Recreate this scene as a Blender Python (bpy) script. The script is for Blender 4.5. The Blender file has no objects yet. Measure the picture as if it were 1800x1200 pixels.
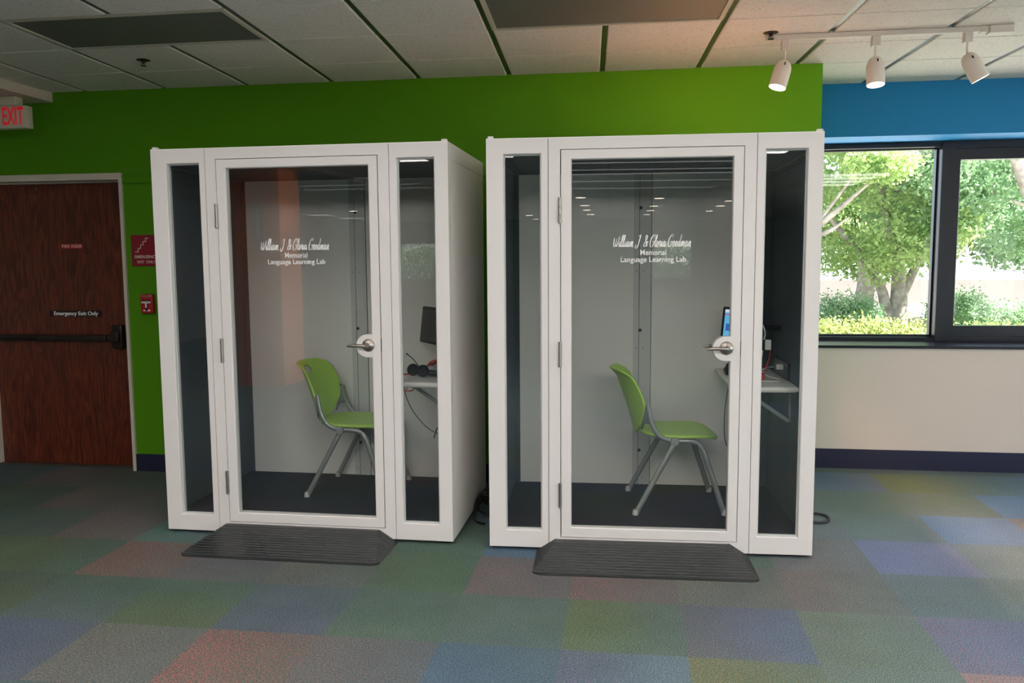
import bpy, bmesh, math, random
from mathutils import Vector, Matrix
import numpy as np
random.seed(7)
S = bpy.context.scene
COL = S.collection
PI = math.pi

# ------------------------------------------------------------------ camera, world, exposure
cam_d = bpy.data.cameras.new('camera'); cam = bpy.data.objects.new('camera', cam_d); COL.objects.link(cam); S.camera = cam
F_PX, PITCH, YAW, ROLL = 1445.13, .0985, .1396, .0067
cam_d.sensor_width = 36.0; cam_d.lens = F_PX * 36.0 / 1800.0; cam_d.clip_start = .05; cam_d.clip_end = 500
cy_, sy_ = math.cos(YAW), math.sin(YAW)
fw = Vector((-sy_*math.cos(PITCH), cy_*math.cos(PITCH), -math.sin(PITCH)))
rt = Vector((cy_, sy_, 0)); dn = fw.cross(rt)
rt2 = rt*math.cos(ROLL) + dn*math.sin(ROLL); dn2 = fw.cross(rt2)
m = Matrix.Identity(4)
for i in range(3):
    m[i][0] = rt2[i]; m[i][1] = -dn2[i]; m[i][2] = -fw[i]
m.translation = Vector((.7821, -5.5228, 1.5307))
cam.matrix_world = m

S.view_settings.view_transform = 'Standard'
S.view_settings.look = 'None'
S.view_settings.gamma = 1.0
S.view_settings.use_curve_mapping = False
S.view_settings.exposure = 0.0
S.cycles.use_denoising = True
S.cycles.max_bounces = 10
S.cycles.transparent_max_bounces = 16
S.cycles.diffuse_bounces = 5
S.cycles.glossy_bounces = 5
S.cycles.sample_clamp_indirect = 6.0
S.cycles.caustics_reflective = False
S.cycles.caustics_refractive = False

world = bpy.data.worlds.new('sky'); S.world = world; world.use_nodes = True
wn = world.node_tree; wn.nodes.clear()
sky = wn.nodes.new('ShaderNodeTexSky'); sky.sky_type = 'HOSEK_WILKIE'; sky.sun_direction = (.76, -.08, .64); sky.turbidity = 4; sky.ground_albedo = .4
bg = wn.nodes.new('ShaderNodeBackground'); wo = wn.nodes.new('ShaderNodeOutputWorld')
hs = wn.nodes.new('ShaderNodeHueSaturation'); hs.inputs['Saturation'].default_value = .55
wn.links.new(sky.outputs[0], hs.inputs['Color']); wn.links.new(hs.outputs[0], bg.inputs[0]); wn.links.new(bg.outputs[0], wo.inputs[0])
bg.inputs[1].default_value = 14.0

sun_d = bpy.data.lights.new('sun', 'SUN'); sun_d.energy = 38.0; sun_d.angle = .01; sun_d.color = (1, .96, .88)
sun = bpy.data.objects.new('sun', sun_d); COL.objects.link(sun)
sun.rotation_euler = Vector((.76, -.08, .64)).to_track_quat('Z', 'Y').to_euler()
LAMP_L = 5.0          # radiance of the ceiling diffusers
H = 2.745             # ceiling height

# ------------------------------------------------------------------ materials
def srgb(r, g, b):
    f = lambda c: (c/255/12.92) if c <= 10 else ((c/255+.055)/1.055)**2.4
    return (f(r), f(g), f(b), 1)
MATS = {}
def mat(name, col, rough=.5, metal=0, spec=.5, bump=0, bscale=200, var=0, vscale=8, emit=None, est=0, coat=0):
    if name in MATS: return MATS[name]
    M = bpy.data.materials.new(name); M.use_nodes = True; MATS[name] = M
    t = M.node_tree; b = t.nodes['Principled BSDF']
    b.inputs['Base Color'].default_value = col; b.inputs['Roughness'].default_value = rough
    b.inputs['Metallic'].default_value = metal; b.inputs['Specular IOR Level'].default_value = spec
    b.inputs['Coat Weight'].default_value = coat
    tc = t.nodes.new('ShaderNodeTexCoord')
    if var:
        n = t.nodes.new('ShaderNodeTexNoise'); n.inputs['Scale'].default_value = vscale; n.inputs['Detail'].default_value = 4
        t.links.new(tc.outputs['Object'], n.inputs['Vector'])
        mr = t.nodes.new('ShaderNodeMapRange'); mr.inputs[3].default_value = 1-var; mr.inputs[4].default_value = 1+var
        t.links.new(n.outputs[0], mr.inputs[0])
        mx = t.nodes.new('ShaderNodeVectorMath'); mx.operation = 'SCALE'; mx.inputs[0].default_value = col[:3]
        t.links.new(mr.outputs[0], mx.inputs['Scale']); t.links.new(mx.outputs[0], b.inputs['Base Color'])
    if bump:
        n = t.nodes.new('ShaderNodeTexNoise'); n.inputs['Scale'].default_value = bscale; n.inputs['Detail'].default_value = 3
        t.links.new(tc.outputs['Object'], n.inputs['Vector'])
        bp = t.nodes.new('ShaderNodeBump'); bp.inputs['Strength'].default_value = bump; bp.inputs['Distance'].default_value = .01
        t.links.new(n.outputs[0], bp.inputs['Height']); t.links.new(bp.outputs[0], b.inputs['Normal'])
    if emit:
        b.inputs['Emission Color'].default_value = emit; b.inputs['Emission Strength'].default_value = est
    return M

def glass_mat(name, tint, wav=0.0, extra=1.0):
    M = bpy.data.materials.new(name); M.use_nodes = True; t = M.node_tree; t.nodes.clear(); MATS[name] = M
    o = t.nodes.new('ShaderNodeOutputMaterial'); mix = t.nodes.new('ShaderNodeMixShader')
    tr = t.nodes.new('ShaderNodeBsdfTransparent'); tr.inputs[0].default_value = tint
    gl = t.nodes.new('ShaderNodeBsdfGlossy'); gl.inputs['Roughness'].default_value = .0; gl.inputs[0].default_value = (1, 1, 1, 1)
    lw = t.nodes.new('ShaderNodeLayerWeight'); lw.inputs['Blend'].default_value = .5      # symmetric Schlick term
    pw_ = t.nodes.new('ShaderNodeMath'); pw_.operation = 'POWER'; pw_.inputs[1].default_value = 5; t.links.new(lw.outputs['Facing'], pw_.inputs[0])
    fr = t.nodes.new('ShaderNodeMath'); fr.operation = 'MULTIPLY_ADD'; fr.inputs[1].default_value = .96; fr.inputs[2].default_value = .04; t.links.new(pw_.outputs[0], fr.inputs[0])
    mu = t.nodes.new('ShaderNodeMath'); mu.operation = 'MULTIPLY'; mu.inputs[1].default_value = extra; mu.use_clamp = True
    t.links.new(fr.outputs[0], mu.inputs[0])
    if wav:
        tc = t.nodes.new('ShaderNodeTexCoord'); n = t.nodes.new('ShaderNodeTexNoise'); n.inputs['Scale'].default_value = 1.6; n.inputs['Detail'].default_value = 0
        bp = t.nodes.new('ShaderNodeBump'); bp.inputs['Strength'].default_value = wav; bp.inputs['Distance'].default_value = .01
        t.links.new(tc.outputs['Object'], n.inputs['Vector']); t.links.new(n.outputs[0], bp.inputs['Height'])
        t.links.new(bp.outputs[0], gl.inputs['Normal'])
    t.links.new(mu.outputs[0], mix.inputs[0]); t.links.new(tr.outputs[0], mix.inputs[1]); t.links.new(gl.outputs[0], mix.inputs[2])
    t.links.new(mix.outputs[0], o.inputs[0])
    return M

BOOTH = mat('booth_white_lacquer', srgb(221, 217, 215), .38, bump=.02, bscale=900)
BOOTH_SIDE = mat('booth_side_laminate', srgb(236, 234, 230), .42, bump=.02, bscale=900)
FELT = mat('dark_navy_felt', srgb(72, 80, 88), .95, bump=.3, bscale=500, var=.15, vscale=40)
BFLOOR = mat('dark_navy_carpet', srgb(38, 46, 58), .98, bump=.6, bscale=260, var=.35, vscale=160)
WBOARD = mat('white_board', srgb(226, 224, 220), .28)
STRIP = mat('grey_strip', srgb(196, 198, 196), .4)
DARKGAP = mat('dark_gap', srgb(30, 32, 32), .8)
BGLASS = glass_mat('booth_glass', (.965, .975, .97, 1), .02, 1.1)
WGLASS = glass_mat('window_glass', (.96, .98, .98, 1), 0, .45)
STEEL = mat('brushed_steel', srgb(168, 160, 152), .32, 1.0)
HINGE = mat('hinge_steel', srgb(160, 156, 150), .4, 1.0)
LETTER = mat('white_vinyl', srgb(252, 252, 252), .5)
RUBBER = mat('black_rubber', srgb(33, 37, 38), .3, bump=.1, bscale=300, var=.12, vscale=6)
GREENW = mat('green_wall_paint', (.078, .27, .001, 1), .7, spec=.25, bump=.05, bscale=300)
BLUEW = mat('blue_wall_paint', (.0005, .165, .40, 1), .6, spec=.3, bump=.05, bscale=300)
BEIGE = mat('off_white_wall_paint', srgb(212, 204, 198), .7, spec=.3, bump=.04, bscale=300)
NAVY = mat('navy_rubber_base', srgb(38, 40, 66), .35)
OFFW = mat('cream_frame_paint', srgb(214, 206, 192), .45)
BLACKA = mat('black_anodised_aluminium', srgb(26, 28, 40), .28, .3)
TRACKW = mat('white_track_enamel', srgb(226, 216, 208), .45)
RED = mat('red_sign_plastic', srgb(170, 24, 40), .4)
REDT = mat('exit_letter_red', srgb(225, 20, 40), .4, emit=srgb(255, 20, 45), est=.22)
CREAM = mat('cream_plastic', srgb(220, 210, 190), .5)
BLACKP = mat('black_plastic', srgb(28, 28, 30), .4)
BRONZE = mat('dark_bronze_bar', srgb(52, 45, 42), .35, .5)
CHAIRG = mat('lime_green_plastic', srgb(164, 203, 88), .38, bump=.03, bscale=500)
CHAIRF = mat('silver_grey_frame', srgb(150, 153, 152), .35, .45)
CHAIRB = mat('mid_grey_plastic', srgb(120, 124, 126), .5)
GLIDE = mat('pale_grey_glide', srgb(190, 190, 186), .5)
DESKW = mat('white_laminate', srgb(226, 222, 218), .35)
WHITEP = mat('white_plastic', srgb(236, 234, 230), .4)
REDC = mat('red_cable', srgb(200, 40, 40), .5)
PALEL = mat('pale_letters', srgb(225, 205, 195), .6)

def ramp(t, stops, interp='LINEAR'):
    r = t.nodes.new('ShaderNodeValToRGB'); r.color_ramp.interpolation = interp
    while len(r.color_ramp.elements) < len(stops): r.color_ramp.elements.new(.5)
    for e, (p, c) in zip(r.color_ramp.elements, stops): e.position = p; e.color = c
    return r

def wood_mat():
    M = bpy.data.materials.new('red_brown_wood'); M.use_nodes = True; t = M.node_tree; b = t.nodes['Principled BSDF']
    tc = t.nodes.new('ShaderNodeTexCoord'); mp = t.nodes.new('ShaderNodeMapping'); mp.inputs['Scale'].default_value = (7, 7, .55)
    n0 = t.nodes.new('ShaderNodeTexNoise'); n0.inputs['Scale'].default_value = 1.6; n0.inputs['Detail'].default_value = 3; n0.inputs['Distortion'].default_value = .6
    w = t.nodes.new('ShaderNodeTexNoise'); w.inputs['Scale'].default_value = 14; w.inputs['Detail'].default_value = 8; w.inputs['Roughness'].default_value = .7; w.inputs['Distortion'].default_value = .5
    t.links.new(tc.outputs['Object'], mp.inputs[0]); t.links.new(mp.outputs[0], w.inputs['Vector'])
    mp2 = t.nodes.new('ShaderNodeMapping'); mp2.inputs['Scale'].default_value = (3.2, 3.2, .35); t.links.new(tc.outputs['Object'], mp2.inputs[0]); t.links.new(mp2.outputs[0], n0.inputs['Vector'])
    # cathedral rings
    sn = t.nodes.new('ShaderNodeMath'); sn.operation = 'MULTIPLY'; sn.inputs[1].default_value = 95; t.links.new(n0.outputs[0], sn.inputs[0])
    s2 = t.nodes.new('ShaderNodeMath'); s2.operation = 'SINE'; t.links.new(sn.outputs[0], s2.inputs[0])
    mr = t.nodes.new('ShaderNodeMapRange'); mr.inputs[1].default_value = -1; mr.inputs[2].default_value = 1; mr.inputs[3].default_value = -.07; mr.inputs[4].default_value = .07; t.links.new(s2.outputs[0], mr.inputs[0])
    ad = t.nodes.new('ShaderNodeMath'); t.links.new(w.outputs[0], ad.inputs[0]); t.links.new(mr.outputs[0], ad.inputs[1])
    r = ramp(t, [(.3, srgb(50, 24, 20)), (.48, srgb(88, 40, 27)), (.7, srgb(124, 60, 36))])
    t.links.new(ad.outputs[0], r.inputs[0]); t.links.new(r.outputs[0], b.inputs['Base Color'])
    b.inputs['Roughness'].default_value = .3
    return M
WOOD = wood_mat()

def ceiling_mat():
    M = bpy.data.materials.new('mineral_fibre_tile'); M.use_nodes = True; t = M.node_tree; b = t.nodes['Principled BSDF']
    tc = t.nodes.new('ShaderNodeTexCoord')
    n = t.nodes.new('ShaderNodeTexNoise'); n.inputs['Scale'].default_value = 60; n.inputs['Detail'].default_value = 6; n.inputs['Roughness'].default_value = .75
    t.links.new(tc.outputs['Object'], n.inputs['Vector'])
    r = ramp(t, [(.28, srgb(140, 130, 122)), (.42, srgb(226, 216, 208)), (1, srgb(246, 238, 230))])
    t.links.new(n.outputs[0], r.inputs[0]); t.links.new(r.outputs[0], b.inputs['Base Color'])
    bp = t.nodes.new('ShaderNodeBump'); bp.inputs['Strength'].default_value = .5; bp.inputs['Distance'].default_value = .004
    t.links.new(n.outputs[0], bp.inputs['Height']); t.links.new(bp.outputs[0], b.inputs['Normal']); b.inputs['Roughness'].default_value = .9
    return M
CEIL = ceiling_mat()
GRIDM = mat('dark_metal_grid', srgb(44, 46, 44), .28)

def carpet_mat():
    M = bpy.data.materials.new('multicolour_carpet_tiles'); M.use_nodes = True; t = M.node_tree; b = t.nodes['Principled BSDF']
    at = t.nodes.new('ShaderNodeAttribute'); at.attribute_name = 'tile_colour'
    fl = t.nodes.new('ShaderNodeAttribute'); fl.attribute_name = 'fleck_colour'
    tc = t.nodes.new('ShaderNodeTexCoord')
    def noise(scale, det, vec=(1, 1, 1)):
        mp = t.nodes.new('ShaderNodeMapping'); mp.inputs['Scale'].default_value = vec; t.links.new(tc.outputs['Object'], mp.inputs[0])
        n = t.nodes.new('ShaderNodeTexNoise'); n.inputs['Scale'].default_value = scale; n.inputs['Detail'].default_value = det; n.inputs['Roughness'].default_value = .7
        t.links.new(mp.outputs[0], n.inputs['Vector']); return n
    n1 = noise(210, 4); n2 = noise(150, 2, (.45, 1.6, 1)); n3 = noise(3.5, 3)
    mr = t.nodes.new('ShaderNodeMapRange'); mr.inputs[1].default_value = .36; mr.inputs[2].default_value = .64; mr.inputs[3].default_value = .25; mr.inputs[4].default_value = 1.72; mr.clamp = False
    t.links.new(n1.outputs[0], mr.inputs[0])
    mr3 = t.nodes.new('ShaderNodeMapRange'); mr3.inputs[3].default_value = .82; mr3.inputs[4].default_value = 1.18; t.links.new(n3.outputs[0], mr3.inputs[0])
    m1 = t.nodes.new('ShaderNodeMath'); m1.operation = 'MULTIPLY'; t.links.new(mr.outputs[0], m1.inputs[0]); t.links.new(mr3.outputs[0], m1.inputs[1])
    sc = t.nodes.new('ShaderNodeVectorMath'); sc.operation = 'SCALE'
    mx = t.nodes.new('ShaderNodeMix'); mx.data_type = 'RGBA'
    th = t.nodes.new('ShaderNodeMapRange'); th.inputs[1].default_value = .52; th.inputs[2].default_value = .60; th.clamp = True
    t.links.new(n2.outputs[0], th.inputs[0]); ml = t.nodes.new('ShaderNodeMath'); ml.operation = 'MULTIPLY'
    t.links.new(th.outputs[0], ml.inputs[0]); t.links.new(fl.outputs['Alpha'], ml.inputs[1])
    t.links.new(ml.outputs[0], mx.inputs['Factor']); t.links.new(at.outputs['Color'], mx.inputs['A']); t.links.new(fl.outputs['Color'], mx.inputs['B'])
    t.links.new(mx.outputs['Result'], sc.inputs[0]); t.links.new(m1.outputs[0], sc.inputs['Scale'])
    t.links.new(sc.outputs[0], b.inputs['Base Color']); b.inputs['Roughness'].default_value = .97; b.inputs['Specular IOR Level'].default_value = .2
    bp = t.nodes.new('ShaderNodeBump'); bp.inputs['Strength'].default_value = .25; bp.inputs['Distance'].default_value = .003
    t.links.new(n1.outputs[0], bp.inputs['Height']); t.links.new(bp.outputs[0], b.inputs['Normal'])
    return M

# ------------------------------------------------------------------ object helpers
def tag(o, label=None, cat=None, group=None, kind=None):
    if label: o['label'] = label
    if cat: o['category'] = cat
    if group: o['group'] = group
    if kind: o['kind'] = kind
    return o
def empty(name, loc=(0, 0, 0), rz=0, parent=None):
    o = bpy.data.objects.new(name, None); COL.objects.link(o); o.location = loc; o.rotation_euler = (0, 0, rz); o.empty_display_size = .1
    if parent: o.parent = parent
    return o
class MB:
    def __init__(s): s.bm = bmesh.new(); s.mi = 0
    def _t(s, fs):
        for f in fs: f.material_index = s.mi
    def box(s, x0, x1, y0, y1, z0, z1, bev=0, mx=None, seg=2):
        r = bmesh.ops.create_cube(s.bm, size=1); vs = r['verts']
        for v in vs: v.co = Vector(((x0+x1)/2 + v.co.x*(x1-x0), (y0+y1)/2 + v.co.y*(y1-y0), (z0+z1)/2 + v.co.z*(z1-z0)))
        fs = list({f for v in vs for f in v.link_faces})
        if bev:
            es = list({e for v in vs for e in v.link_edges})
            r = bmesh.ops.bevel(s.bm, geom=es, offset=bev, segments=seg, affect='EDGES', profile=.5)
            vs = r['verts']; fs = list({f for v in vs for f in v.link_faces})
        s._t(fs)
        if mx: bmesh.ops.transform(s.bm, matrix=mx, verts=list({v for f in fs for v in f.verts}))
        return s
    def tube(s, pts, r, n=10, sx=1.0, up=None, closed=False):
        pts = [Vector(p) for p in pts]; rings = []; N = len(pts)
        rr = r if isinstance(r, (list, tuple)) else [r]*N
        prev = None
        for i, p in enumerate(pts):
            if closed: d = (pts[(i+1) % N]-pts[i-1]).normalized()
            else: d = (pts[min(i+1, N-1)]-pts[max(i-1, 0)]).normalized()
            if prev is None:
                u = Vector(up) if up else (Vector((0, 0, 1)) if abs(d.z) < .9 else Vector((0, 1, 0)))
            else: u = prev
            u = (u-d*u.dot(d)).normalized(); prev = u; w = d.cross(u)
            rings.append([s.bm.verts.new(p+(u*math.cos(2*PI*k/n)*sx+w*math.sin(2*PI*k/n))*rr[i]) for k in range(n)])
        fs = []
        for i in range(N if closed else N-1):
            a, b = rings[i], rings[(i+1) % N]
            for k in range(n): fs.append(s.bm.faces.new((a[k], a[(k+1) % n], b[(k+1) % n], b[k])))
        if not closed: fs.append(s.bm.faces.new(rings[0][::-1])); fs.append(s.bm.faces.new(rings[-1]))
        s._t(fs); return s
    def lathe(s, prof, n=32, mx=None, cap=True):
        rings = []; 
        for (r, z) in prof:
            rings.append([s.bm.verts.new((r*math.cos(2*PI*k/n), r*math.sin(2*PI*k/n), z)) for k in range(n)] if r > 1e-6 else [s.bm.verts.new((0, 0, z))])
        fs = []
        for a, b in zip(rings, rings[1:]):
            for k in range(n):
                q = [a[k % len(a)], a[(k+1) % len(a)], b[(k+1) % len(b)], b[k % len(b)]]
                u = []
                for v in q:
                    if v not in u: u.append(v)
                if len(u) > 2: fs.append(s.bm.faces.new(u))
        if cap and len(rings[0]) > 1: fs.append(s.bm.faces.new(rings[0][::-1]))
        if cap and len(rings[-1]) > 1: fs.append(s.bm.faces.new(rings[-1]))
        s._t(fs)
        if mx: bmesh.ops.transform(s.bm, matrix=mx, verts=[v for r in rings for v in r])
        return s
    def prism(s, pts, a, b, axis='y'):
        def P(p, w): return {'y': (p[0], w, p[1]), 'z': (p[0], p[1], w), 'x': (w, p[0], p[1])}[axis]
        v0 = [s.bm.verts.new(P(p, a)) for p in pts]; v1 = [s.bm.verts.new(P(p, b)) for p in pts]; n = len(pts); fs = []
        for i in range(n): fs.append(s.bm.faces.new((v0[i], v0[(i+1) % n], v1[(i+1) % n], v1[i])))
        fs.append(s.bm.faces.new(v0[::-1])); fs.append(s.bm.faces.new(v1)); s._t(fs); return s
    def grid(s, P):
        V = [[s.bm.verts.new(p) if p is not None else None for p in row] for row in P]; fs = []
        for i in range(len(V)-1):
            for j in range(len(V[0])-1):
                q = (V[i][j], V[i][j+1], V[i+1][j+1], V[i+1][j])
                if all(q): fs.append(s.bm.faces.new(q))
        s._t(fs); return V
    def build(s, name, mats, parent=None, smooth=False, solid=0, off=0, loc=None, rz=None):
        bmesh.ops.recalc_face_normals(s.bm, faces=s.bm.faces[:])
        me = bpy.data.meshes.new(name); s.bm.to_mesh(me); s.bm.free()
        if not isinstance(mats, (list, tuple)): mats = [mats]
        for q in mats: me.materials.append(q)
        if smooth:
            for p in me.polygons: p.use_smooth = True
            try: me.set_sharp_from_angle(angle=math.radians(40))
            except Exception: pass
        o = bpy.data.objects.new(name, me); COL.objects.link(o)
        if parent: o.parent = parent
        if solid:
            md = o.modifiers.new('thickness', 'SOLIDIFY'); md.thickness = solid; md.offset = off
        if loc: o.location = loc
        if rz is not None: o.rotation_euler = (0, 0, rz)
        return o
def frame4(mb, x0, x1, z0, z1, ox0, ox1, oz0, oz1, y0, y1, bev=.0):
    """rectangular frame (outer x0..x1, z0..z1) around an opening, one solid ring"""
    O = [(x0, z0), (x1, z0), (x1, z1), (x0, z1)]; I = [(ox0, oz0), (ox1, oz0), (ox1, oz1), (ox0, oz1)]
    bm = mb.bm
    of = [bm.verts.new((p[0], y0, p[1])) for p in O]; ob = [bm.verts.new((p[0], y1, p[1])) for p in O]
    e = bev
    Ii = [(ox0-e, oz0-e), (ox1+e, oz0-e), (ox1+e, oz1+e), (ox0-e, oz1+e)]
    jf = [bm.verts.new((p[0], y0, p[1])) for p in Ii]
    jg = [bm.verts.new((p[0], y0+e, p[1])) for p in I] if e else jf
    jb = [bm.verts.new((p[0], y1, p[1])) for p in I]
    fs = []
    for i in range(4):
        k = (i+1) % 4
        fs += [bm.faces.new((of[i], of[k], jf[k], jf[i])), bm.faces.new((ob[k], ob[i], jb[i], jb[k])), bm.faces.new((of[k], of[i], ob[i], ob[k])), bm.faces.new((jg[i], jg[k], jb[k], jb[i]))]
        if e: fs.append(bm.faces.new((jf[i], jf[k], jg[k], jg[i])))
    mb._t(fs); return mb
def cr(pts, n=6):
    """Catmull-Rom smoothing"""
    P = [Vector(p) for p in pts]; P = [P[0]*2-P[1]]+P+[P[-1]*2-P[-2]]; out = []
    for i in range(1, len(P)-2):
        a, b, c, d = P[i-1:i+3]
        for k in range(n):
            t = k/n; out.append(.5*((2*b)+(c-a)*t+(2*a-5*b+4*c-d)*t*t+(3*b-a-3*c+d)*t**3))
    out.append(P[-2]); return out
def text_obj(txt, size, name, material, parent, loc, rot=(PI/2, 0, 0), width=None, extrude=.0006, align='CENTER', bold=0, sx=1.0):
    cu = bpy.data.curves.new('t', 'FONT'); cu.body = txt; cu.size = size; cu.align_x = align; cu.align_y = 'CENTER'; cu.extrude = extrude; cu.offset = bold; cu.resolution_u = 4
    o = bpy.data.objects.new('t', cu); COL.objects.link(o); bpy.context.view_layer.update()
    dg = bpy.context.evaluated_depsgraph_get(); me = bpy.data.meshes.new_from_object(o.evaluated_get(dg)); bpy.data.objects.remove(o); bpy.data.curves.remove(cu)
    xs = [v.co.x for v in me.vertices]
    if width and xs:
        sx = width/(max(xs)-min(xs))
    for v in me.vertices: v.co.x *= sx
    me.materials.clear(); me.materials.append(material)
    ob = bpy.data.objects.new(name, me); COL.objects.link(ob); ob.parent = parent; ob.location = loc; ob.rotation_euler = rot
    return ob
def Rx(a): return Matrix.Rotation(a, 4, 'X')
def Ry(a): return Matrix.Rotation(a, 4, 'Y')
def Rz(a): return Matrix.Rotation(a, 4, 'Z')
def T(*v): return Matrix.Translation(v)

# ------------------------------------------------------------------ floor: carpet tiles
GX, GY, TW = .04, -1.925, .4925
BASE = [((84, 100, 98), (92, 108, 104)), ((84, 98, 108), (92, 104, 116)), ((80, 104, 88), (92, 112, 88)), ((88, 100, 104), (82, 100, 96)), ((98, 98, 102), (88, 100, 106)), ((86, 96, 116), (88, 104, 112))]

O_, R_F, T_F = (170, 120, 80), (196, 84, 84), (90, 140, 150)
def L_(c): return tuple(int(v*1.28) for v in c)
OVER = {
 (-4,-2): ((80,96,118),(92,96,108),'x',(140,90,140),.3), (-5,-2): ((80,94,112),(80,96,118),'x',T_F,.3), (-3,-2): ((100,102,98),(102,102,102),'x',O_,.5), (-2,-2): ((112,102,88),(100,104,92),'x',R_F,.85),
 (-1,-2): ((100,104,102),(96,102,104),'x',R_F,.3), (0,-2): ((82,98,126),(88,100,112),'x',T_F,.2), (1,-2): ((88,98,106),(98,124,136),'x',(150,110,150),.5), (2,-2): ((114,120,68),(98,116,98),'x',O_,.5),
 (3,-2): ((104,122,112),(108,126,120),'x',O_,.25), (4,-2): ((158,134,128),(150,132,128),'x',R_F,.6), (5,-2): ((150,130,126),(120,124,124),'x',R_F,.4),
 (-5,-1): ((92,104,66),(84,96,78),'y',O_,.1), (-4,-1): ((92,102,102),(80,104,84),'y',O_,.1), (-3,-1): ((94,108,62),(82,106,88),'y',O_,.1), (-2,-1): ((82,98,118),(88,100,106),'y',R_F,.12),
 (-1,-1): ((90,112,88),(90,106,96),'y',O_,.1), (0,-1): ((96,110,98),(94,108,100),'x',O_,.05), (1,-1): ((96,118,66),(92,110,98),'x',O_,.3), (2,-1): ((90,102,110),(86,104,140),'x',R_F,.25),
 (3,-1): ((100,122,106),(106,124,114),'x',O_,.35), (4,-1): ((90,116,152),(92,112,148),'x',R_F,.4), (5,-1): ((92,114,146),(100,118,140),'x',R_F,.4),
 (-6,0): (L_((70,82,62)),L_((76,86,54)),'x',O_,.1), (-5,0): (L_((74,82,54)),L_((64,84,68)),'x',O_,.1), (-4,0): ((112,98,88),(104,98,88),'x',R_F,.6), (-3,0): ((90,98,104),(92,98,96),'x',R_F,.3), (-2,0): ((96,100,96),(94,98,98),'x',O_,.4),
 (-1,0): ((90,108,80),(84,112,80),'x',O_,.1), (0,0): ((100,104,104),(104,102,102),'x',R_F,.45), (1,0): ((110,99,96),(104,101,98),'x',R_F,.5), (2,0): ((100,106,102),(104,106,102),'x',O_,.45),
 (3,0): ((108,108,106),(98,116,110),'x',R_F,.3), (4,0): ((104,112,118),(106,118,120),'x',T_F,.2), (5,0): ((98,116,112),(94,116,106),'x',T_F,.2), (6,0): ((94,114,104),(98,112,112),'x',T_F,.2),
 (-8,1): (L_((60,72,66)),L_((62,74,66)),'x',O_,.1), (-7,1): (L_((62,76,62)),L_((60,76,68)),'x',O_,.1), (-6,1): (L_((62,78,68)),L_((70,74,70)),'x',O_,.1), (-5,1): (L_((84,74,72)),L_((86,78,74)),'x',R_F,.3), (-4,1): (L_((70,96,82)),L_((72,88,88)),'x',T_F,.1),
 (3,1): ((108,112,116),(102,116,114),'x',R_F,.25), (4,1): ((92,116,166),(112,118,156),'x',(170,120,170),.3), (5,1): ((106,122,126),(104,124,126),'x',T_F,.2), (6,1): ((100,120,112),(98,116,110),'x',T_F,.2),
 (-9,2): (L_((60,70,76)),L_((62,72,72)),'x',O_,.1), (-8,2): (L_((60,72,70)),L_((62,76,60)),'x',O_,.1), (-7,2): (L_((64,78,60)),L_((60,74,66)),'x',O_,.1), (-6,2): (L_((84,72,70)),L_((78,74,68)),'x',R_F,.25), (-5,2): (L_((82,76,72)),L_((70,80,74)),'x',R_F,.2),
 (3,2): ((106,116,120),(108,118,124),'x',T_F,.2), (4,2): ((104,122,116),(104,120,122),'x',T_F,.2), (5,2): ((78,114,178),(98,126,170),'x',T_F,.4), (6,2): ((128,122,118),(118,118,118),'x',O_,.2),
 (-9,3): (L_((62,72,84)),L_((60,72,84)),'x',O_,.1), (-8,3): (L_((62,70,80)),L_((66,78,72)),'x',O_,.1), (-7,3): (L_((84,74,72)),L_((78,72,68)),'x',R_F,.2), (-6,3): (L_((78,74,68)),L_((64,82,66)),'x',R_F,.1),
 (3,3): ((100,120,120),(102,122,116),'x',T_F,.2), (4,3): ((100,122,112),(106,122,108),'x',T_F,.1), (5,3): ((102,120,112),(104,122,100),'x',T_F,.1), (6,3): ((84,118,172),(96,122,168),'x',T_F,.4), (7,3): ((92,118,160),(100,118,150),'x',T_F,.3),
 (4,4): ((84,110,150),(104,110,134),'x',T_F,.3), (5,4): ((112,128,72),(104,120,98),'x',O_,.1), (6,4): ((104,118,104),(88,120,146),'x',T_F,.1), (7,4): ((84,118,156),(96,112,130),'x',T_F,.3), (3,4): ((96,112,130),(100,114,124),'x',T_F,.1),
 (-8,-0): (L_((62,74,62)),L_((66,76,60)),'x',O_,.1), (-7,-0): (L_((66,78,60)),L_((72,80,58)),'x',O_,.1),
}
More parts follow.
